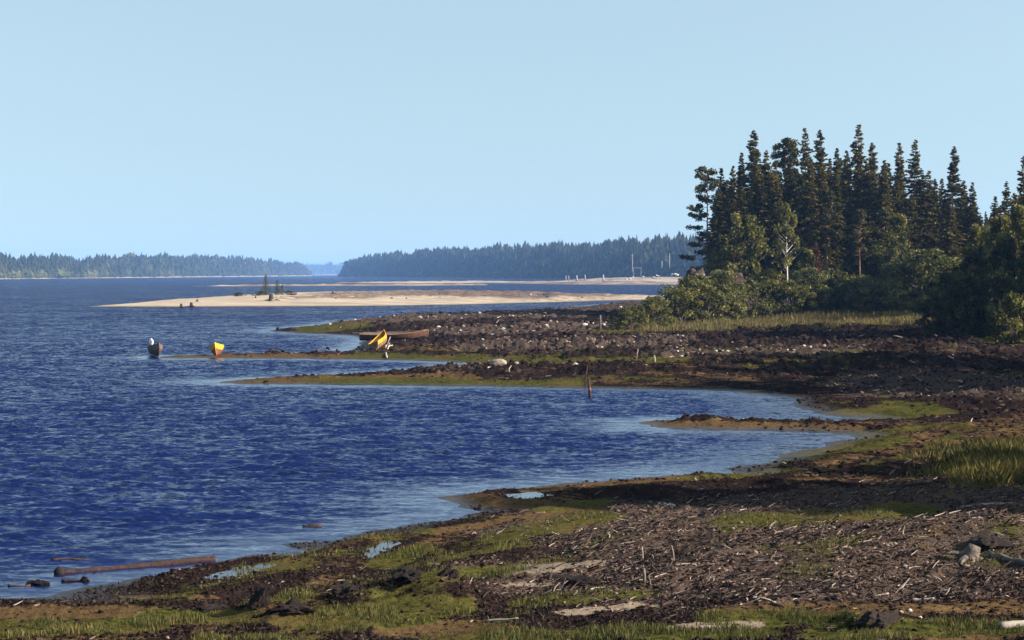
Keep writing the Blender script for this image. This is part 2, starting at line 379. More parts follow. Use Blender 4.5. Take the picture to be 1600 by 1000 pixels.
PUDDLES = [  # pixel outlines of standing water on the near shore
    [(568, 866), (574, 858), (590, 854), (606, 846), (612, 848), (600, 858), (592, 868), (576, 871)],
    [(796, 772), (815, 769), (845, 769), (862, 774), (845, 778), (812, 778)],
    [(1097, 769), (1104, 764), (1113, 765), (1115, 772), (1106, 775)],
    [(1155, 773), (1170, 767), (1182, 766), (1176, 770), (1160, 776)],
    [(1003, 781), (1020, 782), (1050, 787), (1057, 792), (1035, 790), (1010, 786)],
    [(312, 905), (330, 895), (365, 888), (405, 881), (432, 882), (400, 893), (365, 900), (330, 908)],
]
PUD = []
for pl in PUDDLES:
    z = 0.16
    x, y = unproj([p[0] for p in pl], [p[1] for p in pl], z); PUD.append((np.stack([x, y], 1), z))
HEAPS = [  # local mounds: x, y px, radius x (m), radius y (m), height
    (405, 955, 0.4, 0.5, 0.20), (455, 968, 0.9, 0.6, 0.20), (625, 928, 1.0, 0.6, 0.28), (560, 938, 0.6, 0.5, 0.16), (700, 935, 0.6, 0.6, 0.2), (1360, 970, 1.0, 0.5, 0.18),
    (1450, 850, 2.2, 1.5, 0.25), (1250, 880, 3.0, 2.0, 0.22), (1080, 850, 2.5, 1.6, 0.22), (1560, 860, 1.6, 1.2, 0.3), (900, 905, 1.6, 0.8, 0.18), (1100, 585, 9, 5, 0.5), (1300, 575, 9, 4, 0.5), (1500, 560, 9, 4, 0.4)]
HEAPW = [(*map(float, unproj(h[0], h[1], 0.4)), h[2], h[3], h[4]) for h in HEAPS]

def ground_at(X, Y, full=False):
    X = np.asarray(X, float); Y = np.asarray(Y, float); shp = X.shape; X = X.ravel(); Y = Y.ravel()
    sd = poly_sd(X, Y, POLY)
    near = np.clip(Y / 60.0, 0.4, 2.2)
    e = sd + (fbm(X / 1.3, Y / 1.3, 4, 1) - 0.5) * 1.3 * near ** 0.5 * sstep(-3, 0.6, sd)
    z = np.where(e > 0, 0.36 * (1 - np.exp(-np.maximum(e, 0) / 3.5)) + 0.25 * sstep(4, 22, e) + 1.2 * sstep(26, 75, e), np.maximum(e * 0.12, -0.8))
    land = np.where(Y > 75, sstep(0.4, 6.0, e), sstep(0.1, 1.6, e))
    z = z + land * 0.05 * np.sin(e * 2 * np.pi / 2.4 + 5 * fbm(X / 5, Y / 5, 2, 9))      # old water lines
    for hx, hy, rx, ry, hh in HEAPW:
        z = z + hh * np.exp(-((X - hx) / rx) ** 2 - ((Y - hy) / ry) ** 2)
    px, py = proj(X, Y, z)
    wob = (fbm(X / 2.2, Y / 2.2, 3, 21) - 0.5)
    msk = np.zeros((4, len(X)))
    for ch, pts, hw, s in STROKES:
        d = stroke_dist(px, py, pts) / hw + wob * 0.9
        v = s * (1 - sstep(0.55, 1.35, d))
        np.maximum(msk[ch], v, out=msk[ch])
    bands = 0.5 + 0.5 * np.sin(e * 2 * np.pi / 2.4 + 1.2 + 5 * fbm(X / 5, Y / 5, 2, 9))
    nb = fbm(X / 3.5, Y / 6, 3, 33)
    msk[0] = np.maximum(msk[0], 0.55 * bands * sstep(0.45, 0.65, nb) * (Y < 130))
    msk[1] = np.maximum(msk[1], 0.5 * (1 - bands) * sstep(0.5, 0.7, fbm(X / 4, Y / 6, 3, 41)) * (Y < 130))
    msk[2] = np.maximum(msk[2], 0.40 * sstep(0.42, 0.62, fbm(X / 5, Y / 9, 4, 51)) * (Y > 85))
    rough = 1 - 0.75 * np.maximum(np.maximum(msk[0], msk[1]), msk[3])
    ff = np.clip(Y / 55.0, 0.75, 2.4)
    lump = ((fbm(X / 0.9, Y / 0.9, 4, 61) - 0.42) * 0.22 + (np.abs(fbm(X / 0.35, Y / 0.35, 3, 71) - 0.5)) * 0.2) * (1 + 0.5 * (Y > 85))
    big = (fbm(X / 4.2, Y / 4.2, 3, 81) - 0.5) * 0.30 * np.clip(Y / 60.0 - 0.4, 0, 2.2)
    z = z + land * (rough * lump * ff + big * (0.5 + 0.5 * rough))
    z = np.where(e > 0.25, np.maximum(z, 0.03), z)
    for P, zz in PUD:
        c0 = P.mean(0); sel = np.hypot(X - c0[0], Y - c0[1]) < 9
        if not sel.any(): continue
        pd = poly_sd(X[sel], Y[sel], P) + (fbm(X[sel] / 0.5, Y[sel] / 0.8, 3, 15) - 0.5) * 0.35
        zt = zz - 0.01 - np.clip(pd, -1.2, 0.5) * 0.10 + np.where(pd < -0.1, 0.5, 0.12) * (z[sel] - zz) * sstep(-0.1, -0.5, pd) * 0 
        zs = z[sel]; k = sstep(-1.3, -0.35, pd); z[sel] = zs * (1 - k) + (zt + 0.25 * (lump[sel] * rough[sel])) * k
    if full: return z.reshape(shp), msk.reshape((4,) + shp), sd.reshape(shp)
    return z.reshape(shp)
def gz(x, y): return float(ground_at(np.array([x]), np.array([y]))[0])
def ground_px(px, py):
    """ground point under a photo pixel"""
    z = 0.4
    for _ in range(5):
        x, y = unproj(px, py, z); z = gz(float(x), float(y))
    return float(x), float(y), z

# the ground sheet
ang = np.concatenate([np.linspace(-44, -17, 70)[:-1], np.linspace(-17, 17, 720), np.linspace(17, 46, 90)[1:]])
dist = np.concatenate([np.geomspace(7, 24, 60)[:-1], np.geomspace(24, 110, 400)[:-1], np.geomspace(110, 430, 150)])
AA, DD = np.meshgrid(np.radians(ang), dist)
X = DD * np.tan(AA); Y = DD
Z, MK, SD = ground_at(X, Y, True)
land_q = np.maximum.reduce([SD[:-1, :-1], SD[1:, :-1], SD[:-1, 1:], SD[1:, 1:]])
V = np.stack([X, Y, Z], -1).reshape(-1, 3)
mk = np.moveaxis(MK, 0, -1).reshape(-1, 4)
Q = grid_faces(len(dist), len(ang), land_q > -3.0)
V, Q, mk = compact(V, Q, mk)
ground = link("ground", mesh_np("ground", V, Q, M['ground'], True, {"mask": ('POINT', 'FLOAT_COLOR', mk)}))
tag(ground, "dark peaty lake shore with mossy green and rust brown bands", kind="structure")

for P, z in PUD:
    c = P.mean(0); dv = P - c; P2 = c + dv * (1 + 0.45 / np.linalg.norm(dv, axis=1, keepdims=True))
    n = len(P2)
    pd = link("puddle", mesh_py("puddle", [(c[0], c[1], z)] + [(p[0], p[1], z) for p in P2], [(0, i + 1, (i + 1) % n + 1) for i in range(n)], M['puddle']))
    tag(pd, "small still pool of water on the near shore", kind="structure")

# ------------------------------------------------------------------ water
def waves(X, Y, chop):
    r = np.random.default_rng(11); z = np.zeros_like(X)
    for i in range(64):
        L = 0.28 * (6.0 ** r.random()); th = math.radians(-78 + r.normal() * 22)
        k = 2 * np.pi / L; ph = r.random() * 6.28
        a = 0.0068 * L ** 0.85
        s = np.sin(k * (X * math.cos(th) + Y * math.sin(th)) + ph)
        z += a * s
    z = z * (0.55 + 0.9 * fbm(X / 9, Y / 14, 2, 91))
    z = z + 0.35 * np.maximum(z, 0)
    return z * chop
ang = np.concatenate([np.linspace(-60, -16.5, 60)[:-1], np.linspace(-16.5, 16.5, 480), np.linspace(16.5, 60, 60)[1:]])
dist = np.concatenate([np.geomspace(16, 26, 30)[:-1], np.geomspace(26, 150, 620)[:-1], np.geomspace(150, 500, 110)[:-1], np.geomspace(500, 12000, 50)])
AA, DD = np.meshgrid(np.radians(ang), dist)
X = DD * np.tan(AA); Y = DD
sd = poly_sd(X, Y, POLY).reshape(X.shape)
calm = sstep(0.0, 6.0, -sd + 0.6) * 0.75 + sstep(5, 45, -sd) * 0.25
shelter = 1 - 0.32 * sstep(2, 16, X) * sstep(45, 60, Y) * (1 - sstep(95, 105, Y))      # the cove behind the near point
chop = np.clip(calm * shelter, 0.12, 1.0)
chop_far = chop * (1 + 1.3 * sstep(80, 260, Y))
fade = 1 - sstep(130, 420, Y)
Z = waves(X, Y, chop * fade)
Z = Z * (1 - sstep(-1.2, 0.2, sd) * 0.9)
keep = np.minimum.reduce([sd[:-1, :-1], sd[1:, :-1], sd[:-1, 1:], sd[1:, 1:]]) < 3.5
Q = grid_faces(len(dist), len(ang), keep); V = np.stack([X, Y, Z], -1).reshape(-1, 3)
V, Q, ch = compact(V, Q, chop_far.reshape(-1, 1))
water = link("water", mesh_np("water", V, Q, M['water'], True, {"chop": ('POINT', 'FLOAT', ch)}))
tag(water, "wind ruffled dark blue lake", kind="structure")

# ------------------------------------------------------------------ sandbar across the bay and thin bars beyond
def island(name, outline, H, soft, scrub_fn, mat, label, nx=220, ny=40, rough=0.3, z_seed=0):
    ox, oy = unproj([p[0] for p in outline], [p[1] for p in outline], 0.0); P = np.stack([ox, oy], 1)
    xs = np.linspace(P[:, 0].min() - 6, P[:, 0].max() + 6, nx); ys = np.linspace(P[:, 1].min() - 8, P[:, 1].max() + 8, ny)
    X, Y = np.meshgrid(xs, ys); s = poly_sd(X, Y, P).reshape(X.shape)
    s2 = s + (fbm(X / 12, Y / 20, 3, z_seed + 5) - 0.5) * 8 * sstep(-6, 2, s)
    z = np.where(s2 > 0, H * (1 - np.exp(-s2 / soft)), np.maximum(s2 * 0.05, -0.5))
    scr = scrub_fn(X, Y, s2, z)
    z = z + sstep(1, 6, s2) * ((fbm(X / 5, Y / 8, 4, z_seed) - 0.45) * rough * (0.4 + scr * 1.6))
    V = np.stack([X, Y, z], -1).reshape(-1, 3)
    k = np.maximum.reduce([s[:-1, :-1], s[1:, :-1], s[:-1, 1:], s[1:, 1:]]) > -6
    V, Q, a = compact(V, grid_faces(ny, nx, k), scr.reshape(-1, 1))
    o = link(name, mesh_np(name, V, Q, mat, True, {"scrub": ('POINT', 'FLOAT', a)})); tag(o, label, kind="structure")
    return P, lambda x, y: float(H * (1 - math.exp(-max(0.0, float(poly_sd(np.array([x]), np.array([y]), P)[0])) / soft)))
def scrub_main(X, Y, s, z):
    px, py = proj(X, Y, z)
    right = sstep(560, 900, px)
    return np.clip(0.42 * right + 0.62 * sstep(16, 34, s) * sstep(330, 420, px) + 0.35 * sstep(640, 800, px) * sstep(8, 22, s), 0, 1)
SB, sandz = island("sandbar", [(135, 479), (200, 479.2), (300, 479), (450, 478.6), (600, 477.6), (720, 475.5), (830, 473), (930, 470.5), (1010, 468.5),
                (1060, 467), (1080, 463), (1000, 463.5), (900, 461), (800, 459.5), (600, 459), (430, 459.5), (330, 464), (240, 471), (170, 477)],
       1.35, 22, scrub_main, M['sand'], "long low pale sand bar across the bay", 420, 70, 0.9, 3)
flat = lambda X, Y, s, z: np.clip(0.55 + (fbm(X / 30, Y / 60, 3, 14) - 0.5) * 1.5, 0, 1)
island("sandbar", [(300, 447.3), (380, 447.5), (520, 446.8), (640, 446.6), (760, 446), (760, 443.6), (620, 444.6), (480, 445.2), (360, 445.6)], 0.5, 22, flat, M['sand'], "thin broken sand bar beyond the large one", 260, 16, 0.9, 8)
island("sandbar", [(520, 442.2), (640, 443), (760, 442), (860, 444), (980, 445.3), (1075, 445), (1075, 441.5), (960, 441.2), (860, 441), (740, 440.3), (620, 440.8)], 0.9, 25, flat, M['sand'], "thin stony bar before the wooded headland", 260, 16, 1.2, 9)

# ------------------------------------------------------------------ far land and forest
def make_hill_mat():
    m, nt, b = new_mat("far_land")
    at = N(nt, "ShaderNodeAttribute", attribute_name="scrub"); geo = nt.nodes.new("ShaderNodeNewGeometry")
    n = noise_n(nt, 0.05, 4, 0.6, geo.outputs["Position"])
    pale = mixc(nt, rng(nt, n, 0.4, 0.6), (0.27, 0.23, 0.19), (0.15, 0.125, 0.105))
    c = mixc(nt, at.outputs["Fac"], pale, (0.035, 0.042, 0.02)); nt.links.new(c, b.inputs["Base Color"]); b.inputs["Roughness"].default_value = 1.0; b.inputs["Specular IOR Level"].default_value = 0.05
    return m
M['hill'] = make_hill_mat()
def far_land(shore, tops, tree_h, depth, beach, n_trees, label_h, label_f, seed, light=0.1, lightfn=None):
    """shore: (px, distance), tops: (px, py of the tree line); hill with a forest on it"""
    r = np.random.default_rng(seed)
    sp_, sdist = np.array(shore, float).T; tp, ty = np.array(tops, float).T
    nu, nv = 160, 14
    u = np.linspace(sp_[0], sp_[-1], nu); v = np.linspace(0, 1, nv)
    d0 = np.interp(u, sp_, sdist)
    D = d0[None, :] + (v[:, None] ** 1.5) * depth
    ztop = HC + (HORIZON - np.interp(u, tp, ty)) * (d0 + depth * 0.55) / F
    ridge = np.maximum(ztop - tree_h, 1.0)
    Xh = (u[None, :] - CX) / F * D
    prof = sstep(0.0, 0.75, v) * (v > 0)
    Zh = 0.5 + beach * 0.0 + prof[:, None] * ridge[None, :] + (fbm(Xh / 60, D / 60, 3, seed) - 0.5) * 2.5 * prof[:, None]
    Zh[0] = -0.6; Zh[-1] = -0.5
    scr = np.repeat(sstep(0.05, 0.17, v)[:, None], nu, 1)
    m = mesh_np("hill", np.stack([Xh, D, Zh], -1).reshape(-1, 3), grid_faces(nv, nu), M['hill'], True, {"scrub": ('POINT', 'FLOAT', scr.reshape(-1, 1))})
    tag(link("hill", m), label_h, kind="structure")
    # low poly trees: ragged stacked cones
    uu = sp_[0] + (sp_[-1] - sp_[0]) * r.random(n_trees); vv = 0.06 + 0.72 * r.random(n_trees) ** 1.25
    dd0 = np.interp(uu, sp_, sdist); D = dd0 + vv ** 1.5 * depth; X = (uu - CX) / F * D
    rid = np.maximum(HC + (HORIZON - np.interp(uu, tp, ty)) * (dd0 + depth * 0.55) / F - tree_h, 1.0)
    z0 = 0.3 + sstep(0, 0.75, vv) * rid
    edge = np.minimum((uu - sp_[0]) / 12, (sp_[-1] - uu) / 12).clip(0.35, 1)
    hgt = tree_h * (0.50 + 0.50 * r.random(n_trees) + 0.75 * (fbm(uu / 12.0, vv * 3, 4, seed + 3) - 0.5)) * edge * np.where(r.random(n_trees) < 0.08, 1.18, 1.0)
    lf = np.full(n_trees, light) if lightfn is None else lightfn(uu, vv)
    round_ = r.random(n_trees) < lf
    round_shape = round_ | (r.random(n_trees) < 0.35)
    hgt = np.where(round_, hgt * 0.62, np.where(round_shape, hgt * 0.9, hgt))
    wid = hgt * (0.11 + 0.07 * r.random(n_trees)) * np.where(round_, 2.0, np.where(round_shape, 1.35, 1.0)) * (D / 1500.0).clip(0.9, 1.6)
    K, T = 5, 4
    tr_ = r.normal(size=n_trees)
    VV = []; FF = []; TT = []
    base = np.arange(n_trees) * (T * (K + 1))
    for t in range(T):
        zt = t / T
        lo = 0.04 + 0.78 * zt; hi = np.where(round_shape, min(1.0, lo + 0.42), min(1.0, lo + 0.36))
        rw = np.where(round_shape, wid * math.sin(math.pi * (0.22 + 0.66 * zt)), wid * (1 - zt) ** 0.8 + 0.08 * wid)
        for k in range(K):
            a = 2 * np.pi * (k / K) + t * 0.7 + r.random(n_trees) * 0.8
            rr = rw * (0.55 + 0.9 * r.random(n_trees))
            VV.append(np.stack([X + rr * np.cos(a), D + rr * np.sin(a), z0 + hgt * (lo + 0.10 * r.random(n_trees) - 0.05)], 1))
        VV.append(np.stack([X + wid * 0.1 * r.normal(size=n_trees), D, z0 + hgt * hi], 1))
        for k in range(K):
            FF.append(np.stack([base + t * (K + 1) + k, base + t * (K + 1) + (k + 1) % K, base + t * (K + 1) + K], 1))
            TT.append(np.clip(0.30 + 0.22 * tr_ + 0.10 * r.normal(size=n_trees) + 0.55 * round_, 0, 1))
    VV = np.stack(VV, 1).reshape(-1, 3); FF = np.concatenate(FF); TT = np.concatenate(TT)
    m = mesh_np("far_forest", VV, FF, M['far'], False, {"tint": ('FACE', 'FLOAT', TT)})
    tag(link("far_forest", m), label_f, "forest", kind="stuff")
far_land([(-260, 1650), (0, 2000), (130, 2400), (250, 2900), (400, 3900), (487, 5200)],
         [(-260, 392), (0, 394), (60, 396), (130, 399), (190, 396), (250, 394), (330, 396), (400, 400), (450, 405), (475, 410), (487, 416)], 17, 420, 0, 5200,
         "far low hill on the left across the lake", "hazy blue conifer forest on the far left shore", 21,
         lightfn=lambda u, v: np.where((u < 150) & (v < 0.3), 0.5, 0.06))
far_land([(528, 3500), (600, 3000), (700, 2500), (850, 2000), (1000, 1600), (1110, 1420), (1260, 1250)],
         [(528, 420), (534, 410), (545, 403), (600, 391), (640, 388), (700, 385), (780, 380), (850, 377), (930, 374), (975, 366), (1050, 364), (1110, 363), (1260, 360)], 18, 330, 0, 7600,
         "wooded headland rising behind the sand bars", "dense blue green conifer forest on the headland", 22,
         lightfn=lambda u, v: np.where((u > 900) & (v < 0.25), 0.55, 0.05))
far_land([(380, 8600), (470, 8600), (560, 8800), (660, 9000)], [(380, 409), (470, 408), (530, 408), (600, 409), (660, 411)], 18, 700, 0, 700,
         "palest distant ridge between the two wooded shores", "faint pale forest on the distant ridge", 23)


# ------------------------------------------------------------------ trees
def quads_from(C, A, B):
    """diamond leaves: centre, half axes"""
    V = np.stack([C - A, C + B * 0.9, C + A, C - B * 0.9], 1).reshape(-1, 3)
    Q = np.arange(len(V)).reshape(-1, 4)
    return V, Q
def rand_dirs(r, n):
    v = r.normal(size=(n, 3)); return v / np.linalg.norm(v, axis=1, keepdims=True)
def tube_mesh(name, path, radii, mat, sides=7, cap=True):
    V = []; Fs = []
    path = [np.array(p, float) for p in path]
    for i, p in enumerate(path):
        d = path[min(i + 1, len(path) - 1)] - path[max(i - 1, 0)]; d /= (np.linalg.norm(d) + 1e-9)
        u = np.cross(d, (0.3, 0.9, 0.2)); u /= np.linalg.norm(u); w = np.cross(d, u)
        for k in range(sides):
            a = 2 * math.pi * k / sides; V.append(p + radii[i] * (math.cos(a) * u + math.sin(a) * w))
    for i in range(len(path) - 1):
        for k in range(sides):
            Fs.append((i * sides + k, i * sides + (k + 1) % sides, (i + 1) * sides + (k + 1) % sides, (i + 1) * sides + k))
    if cap:
        Fs.append(tuple(range(sides))[::-1]); Fs.append(tuple(range((len(path) - 1) * sides, len(path) * sides)))
    return V, Fs
def join_vf(parts):
    V = []; Fs = []
    for v, f in parts:
        o = len(V); V += list(v); Fs += [tuple(i + o for i in q) for q in f]
    return V, Fs
def spruce_variant(seed, H=18.0, W=2.1, lean=0.0, base=0.08, thin=0.5, dens=1.0, pine=False):
    r = np.random.default_rng(seed)
    C = []; A = []; B = []; T = []
    limbs = []
    nz = int(H / 0.27)
    for i in range(nz):
        t0 = base + (1 - base) * (i + r.random() * 0.6) / nz
        nb = 7 if t0 < 0.9 else 5
        a0 = r.random() * 6.28
        for k in range(nb):
            if r.random() < 0.08: continue
            t = min(0.995, t0 + r.normal() * 0.012); h = t * H
            prof = (1 - t) ** 0.82 * (0.62 + 0.38 * sstep(base, base + 0.2, t))
            prof *= 1 - thin * 0.35 * math.exp(-((t - 0.83) / 0.045) ** 2)
            gap = 0.88 + 0.26 * vnoise(h * 0.45 + k * 0.3, seed * 3.3, 2)
            asym = 1 + 0.75 * (vnoise(h * 0.30 + 7, math.cos(az_ := a0 + k * 2 * math.pi / nb) * 1.1 + seed * 2.1, 4) - 0.5) + 0.5 * (vnoise(h * 0.9, math.sin(az_) * 1.3 + seed, 6) - 0.5)
            L = W * prof * gap * asym * (0.55 + 0.75 * r.random()) + 0.09
            az = a0 + k * 2 * math.pi / nb + r.normal() * 0.25
            el = math.radians(-24 + 52 * max(0, t - 0.35) / 0.65 + r.normal() * 7)
            u = np.array([math.cos(az), math.sin(az), 0.0]); side = np.array([-math.sin(az), math.cos(az), 0.0])
            n = max(6, int((10 + 23 * L) * dens))
            s = (0.06 + 0.94 * r.random(n) ** 0.75) * L
            sg = np.where(r.random(n) < 0.5, -1.0, 1.0)
            lat = sg * r.random(n) * (0.10 + 0.26 * (L - s) / L * min(L, 1.6))
            zz = h + s * math.tan(el) - 0.07 * s * s + 0.10 * np.maximum(0, s / L - 0.75) * L - r.random(n) * 0.12
            c = u[None] * s[:, None] + side[None] * lat[:, None] + np.stack([0 * s, 0 * s, zz], 1)
            d = u[None] * (0.75 + 0.3 * r.random(n))[:, None] + side[None] * (sg * (0.35 + 0.6 * r.random(n)))[:, None] + np.array([0, 0, -0.25])[None] + 0.25 * r.normal(size=(n, 3))
            d /= np.linalg.norm(d, axis=1, keepdims=True)
            ln = (0.10 + 0.13 * r.random(n)) * (0.8 if t > 0.9 else 1.0)
            nrm = np.array([0, 0, 1.0])[None] * 0.8 + r.normal(size=(n, 3)) * 0.75
            b = np.cross(d, nrm); b /= (np.linalg.norm(b, axis=1, keepdims=True) + 1e-9)
            C.append(c); A.append(d * ln[:, None]); B.append(b * (ln * (0.38 + 0.22 * r.random(n)))[:, None])
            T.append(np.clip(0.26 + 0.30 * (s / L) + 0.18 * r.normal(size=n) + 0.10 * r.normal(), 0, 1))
            if k % 2 == 0 and L > 0.5: limbs.append(([(0, 0, h), tuple(u * L * 0.8 + np.array([0, 0, h + L * 0.8 * math.tan(el) - 0.05 * L * L]))], [0.03, 0.008]))
    C = np.concatenate(C); A = np.concatenate(A); B = np.concatenate(B); T = np.concatenate(T)
    bend = lambda P: P + np.stack([lean * (P[:, 2] / H) ** 2, 0 * P[:, 2], 0 * P[:, 2]], 1)
    V, Q = quads_from(bend(C), A, B)
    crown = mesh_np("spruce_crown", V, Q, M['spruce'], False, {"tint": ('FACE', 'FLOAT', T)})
    path = [(lean * (q ** 2), 0.05 * math.sin(q * 9 + seed), q * H * 0.985) for q in np.linspace(-0.02, 1, 9)]
    rad = [0.17 * (1 - q) ** 0.85 + 0.012 for q in np.linspace(0, 1, 9)]
    TV, TF = join_vf([tube_mesh("t", path, rad, None, 7)] + [tube_mesh("l", p, q, None, 3, False) for p, q in limbs])
    return mesh_py("spruce_trunk", TV, TF, M['bark'], True), crown, H
def clump_leaves(r, centers, radii, n_each, size, flat=0.8, droop=0.0):
    C = []; T = []
    for c, rad, n in zip(centers, radii, n_each):
        d = rand_dirs(r, n); q = r.random(n) ** 0.45
        p = d * (rad * q)[:, None] * np.array([1, 1, flat])[None]
        if droop: p[:, 2] -= droop * np.abs(r.normal(size=n)) * rad
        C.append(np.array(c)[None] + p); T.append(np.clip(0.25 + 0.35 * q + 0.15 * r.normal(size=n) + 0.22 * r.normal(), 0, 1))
    C = np.concatenate(C); T = np.concatenate(T); n = len(C)
    s = size * (0.6 + 0.8 * r.random(n)); a = rand_dirs(r, n); b = np.cross(a, rand_dirs(r, n)); b /= (np.linalg.norm(b, axis=1, keepdims=True) + 1e-9)
    V, Q = quads_from(C, a * s[:, None], b * (s * 0.62)[:, None]); return V, Q, T
def pine_variant(seed, H=16.0, W=2.4, bare=0.45):
    r = np.random.default_rng(seed); limbs = []; cs = []; rs = []; ns = []
    nb = 38
    for i in range(nb):
        t = bare + (1 - bare) * (i / (nb - 1)) ** 0.9; h = t * H
        L = W * (0.35 + 0.65 * math.sin(math.pi * min(1, 0.22 + 0.78 * (t - bare) / (1 - bare)))) * (0.5 + 0.7 * r.random())
        az = i * 2.4 + r.normal() * 0.3; el = math.radians(5 + 25 * r.random())
        e = np.array([math.cos(az) * L, math.sin(az) * L, h + L * math.tan(el) * 0.6])
        limbs.append(([(0, 0, h), tuple((np.array([0, 0, h]) + e) * 0.5 + np.array([0, 0, 0.05])), tuple(e)], [0.05, 0.03, 0.012]))
        for q in (0.6, 0.85, 1.05):
            cs.append(np.array([0, 0, h]) * (1 - q) + e * q + r.normal(size=3) * 0.15); rs.append(0.42 + 0.2 * r.random()); ns.append(75)
    cs.append((0, 0, H)); rs.append(0.5); ns.append(120)
    V, Q, T = clump_leaves(r, cs, rs, ns, 0.13, 0.6)
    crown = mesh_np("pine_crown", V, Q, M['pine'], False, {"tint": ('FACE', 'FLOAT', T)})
    path = [(0.25 * math.sin(q * 2.5 + seed), 0.1 * math.sin(q * 4), q * H) for q in np.linspace(-0.02, 0.98, 8)]
    for p, _ in limbs: pass
    TV, TF = join_vf([tube_mesh("t", path, [0.19 * (1 - 0.85 * q) for q in np.linspace(0, 1, 8)], None, 8)] + [tube_mesh("l", p, q, None, 4, False) for p, q in limbs])
    return mesh_py("pine_trunk", TV, TF, M['pinebark'], True), crown, H
def broad_variant(seed, H, W, leafmat, barkmat, n_clump=60, per=110, leaf=0.13, base=0.25, stems=1, rad=0.12, droop=0.25, cr=0.75, dens=1.0):
    """birch, alder, willow: stems, limbs and clumps of leaves with gaps between them"""
    r = np.random.default_rng(seed); limbs = []; cs = []; rs = []; ns = []
    tops = []
    for s in range(stems):
        az = 6.28 * s / stems + r.random(); sp_ = 0.0 if stems == 1 else W * 0.55 * (0.4 + 0.6 * r.random())
        hh = H * (0.95 if stems == 1 else 0.6 + 0.35 * r.random())
        p = [(0.1 * math.cos(az) * (stems > 1), 0.1 * math.sin(az) * (stems > 1), -0.3)]
        for q in (0.25, 0.5, 0.75, 1.0):
            p.append((math.cos(az) * sp_ * q ** 0.8 + r.normal() * 0.04 * H * q * 0.3, math.sin(az) * sp_ * q ** 0.8 + r.normal() * 0.012 * H, hh * q))
        limbs.append((p, [rad * (1 - 0.88 * q) for q in (0, 0.25, 0.5, 0.75, 1.0)])); tops.append(p)
    for i in range(n_clump):
        t = base + (1 - base) * (i + r.random()) / n_clump
        st = tops[i % stems]; qx = min(t, 0.99) * 4; k = int(qx); f = qx - k
        sx = st[k][0] * (1 - f) + st[min(k + 1, 4)][0] * f; sy = st[k][1] * (1 - f) + st[min(k + 1, 4)][1] * f
        prof = math.sin(math.pi * min(1.0, 0.12 + 0.86 * ((t - base) / (1 - base)) ** 0.85)) ** 0.75
        az = r.random() * 6.28; R = W * prof * (0.30 + 0.70 * math.sqrt(r.random())) * (0.65 + 0.55 * r.random()) * (1.32 if r.random() < 0.14 else 1.0) * (0.75 + 0.5 * vnoise(az * 1.1 + seed, t * 5, 8))
        c = np.array([sx * (0.5 if stems > 1 else 1) + R * math.cos(az), sy * (0.5 if stems > 1 else 1) + R * math.sin(az), t * H])
        cs.append(c); rs.append(cr * (0.40 + 0.85 * r.random())); ns.append(int(per * (0.6 + 0.7 * r.random()) * dens))
        z0 = max(0.1, t * H - R * 0.7); limbs.append(([(sx * 0.8, sy * 0.8, z0), tuple(c)], [0.2 * rad + 0.01, 0.006]))
    V, Q, T = clump_leaves(r, cs, rs, ns, leaf, 0.75, droop)
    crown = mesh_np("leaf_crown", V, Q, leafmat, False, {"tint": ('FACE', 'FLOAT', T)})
    TV, TF = join_vf([tube_mesh("l", p, q, None, 7 if i < stems else 3, False) for i, (p, q) in enumerate(limbs)])
    return mesh_py("stem", TV, TF, barkmat, True), crown, H

SPR = [spruce_variant(1, 18, 3.0, 0.2, 0.06, 0.75), spruce_variant(2, 18, 2.6, -0.2, 0.10, 0.3), spruce_variant(3, 18, 3.3, 0.0, 0.05, 0.45),
       spruce_variant(4, 18, 2.4, 0.3, 0.14, 0.25), spruce_variant(5, 18, 2.9, -0.3, 0.08, 0.95, 0.75), spruce_variant(6, 18, 2.7, 0.1, 0.10, 0.65, 0.85)]
PIN = [pine_variant(11, 16, 2.6, 0.22), pine_variant(12, 16, 2.2, 0.5)]
BIR = [broad_variant(21, 11, 1.7, M['birch'], M['birchbark'], 48, 110, 0.12, 0.45, 1, 0.14, 0.3, 0.55), broad_variant(22, 8, 1.9, M['birch'], M['bark'], 66, 120, 0.12, 0.2, 2, 0.06, 0.4, 0.6)]
ALD = [broad_variant(31, 9, 2.7, M['alder'], M['bark'], 110, 150, 0.12, 0.05, 3, 0.12, 0.3, 0.62), broad_variant(32, 7, 2.7, M['alder'], M['bark'], 95, 150, 0.12, 0.03, 4, 0.1, 0.3, 0.6)]
WIL = [broad_variant(41, 3.2, 1.9, M['willow'], M['bark'], 55, 130, 0.085, 0.05, 6, 0.05, 0.15, 0.5), broad_variant(42, 4.5, 2.2, M['willow'], M['bark'], 75, 140, 0.095, 0.05, 6, 0.06, 0.2, 0.55),
       broad_variant(43, 2.6, 1.7, M['birch'], M['bark'], 45, 130, 0.085, 0.04, 6, 0.05, 0.15, 0.5)]
def tree(name, var, x, y, h, label, cat, group=None, w=1.0, rz=None, crown_mat=None):
    trunk, crown, H = var; s = h / H
    z = gz(x, y)
    o = thing(name, label, cat, (x, y, z - 0.05), random.random() * 6.28 if rz is None else rz, group, (s * w, s * w, s))
    link("trunk" if cat != "shrub" else "stems", trunk, o); c = link("crown" if cat != "shrub" else "foliage", crown, o)
    if crown_mat is not None:
        c.data = c.data.copy(); c.data.materials[0] = crown_mat
    return o
def tree_px(name, var, px, py, d, label, cat="tree", group=None, w=1.0, crown_mat=None, rz=None):
    x, y, zt = at_dist(px, py, d); z = gz(x, y)
    return tree(name, var, x, y, zt - z, label, cat, group, w, rz, crown_mat)

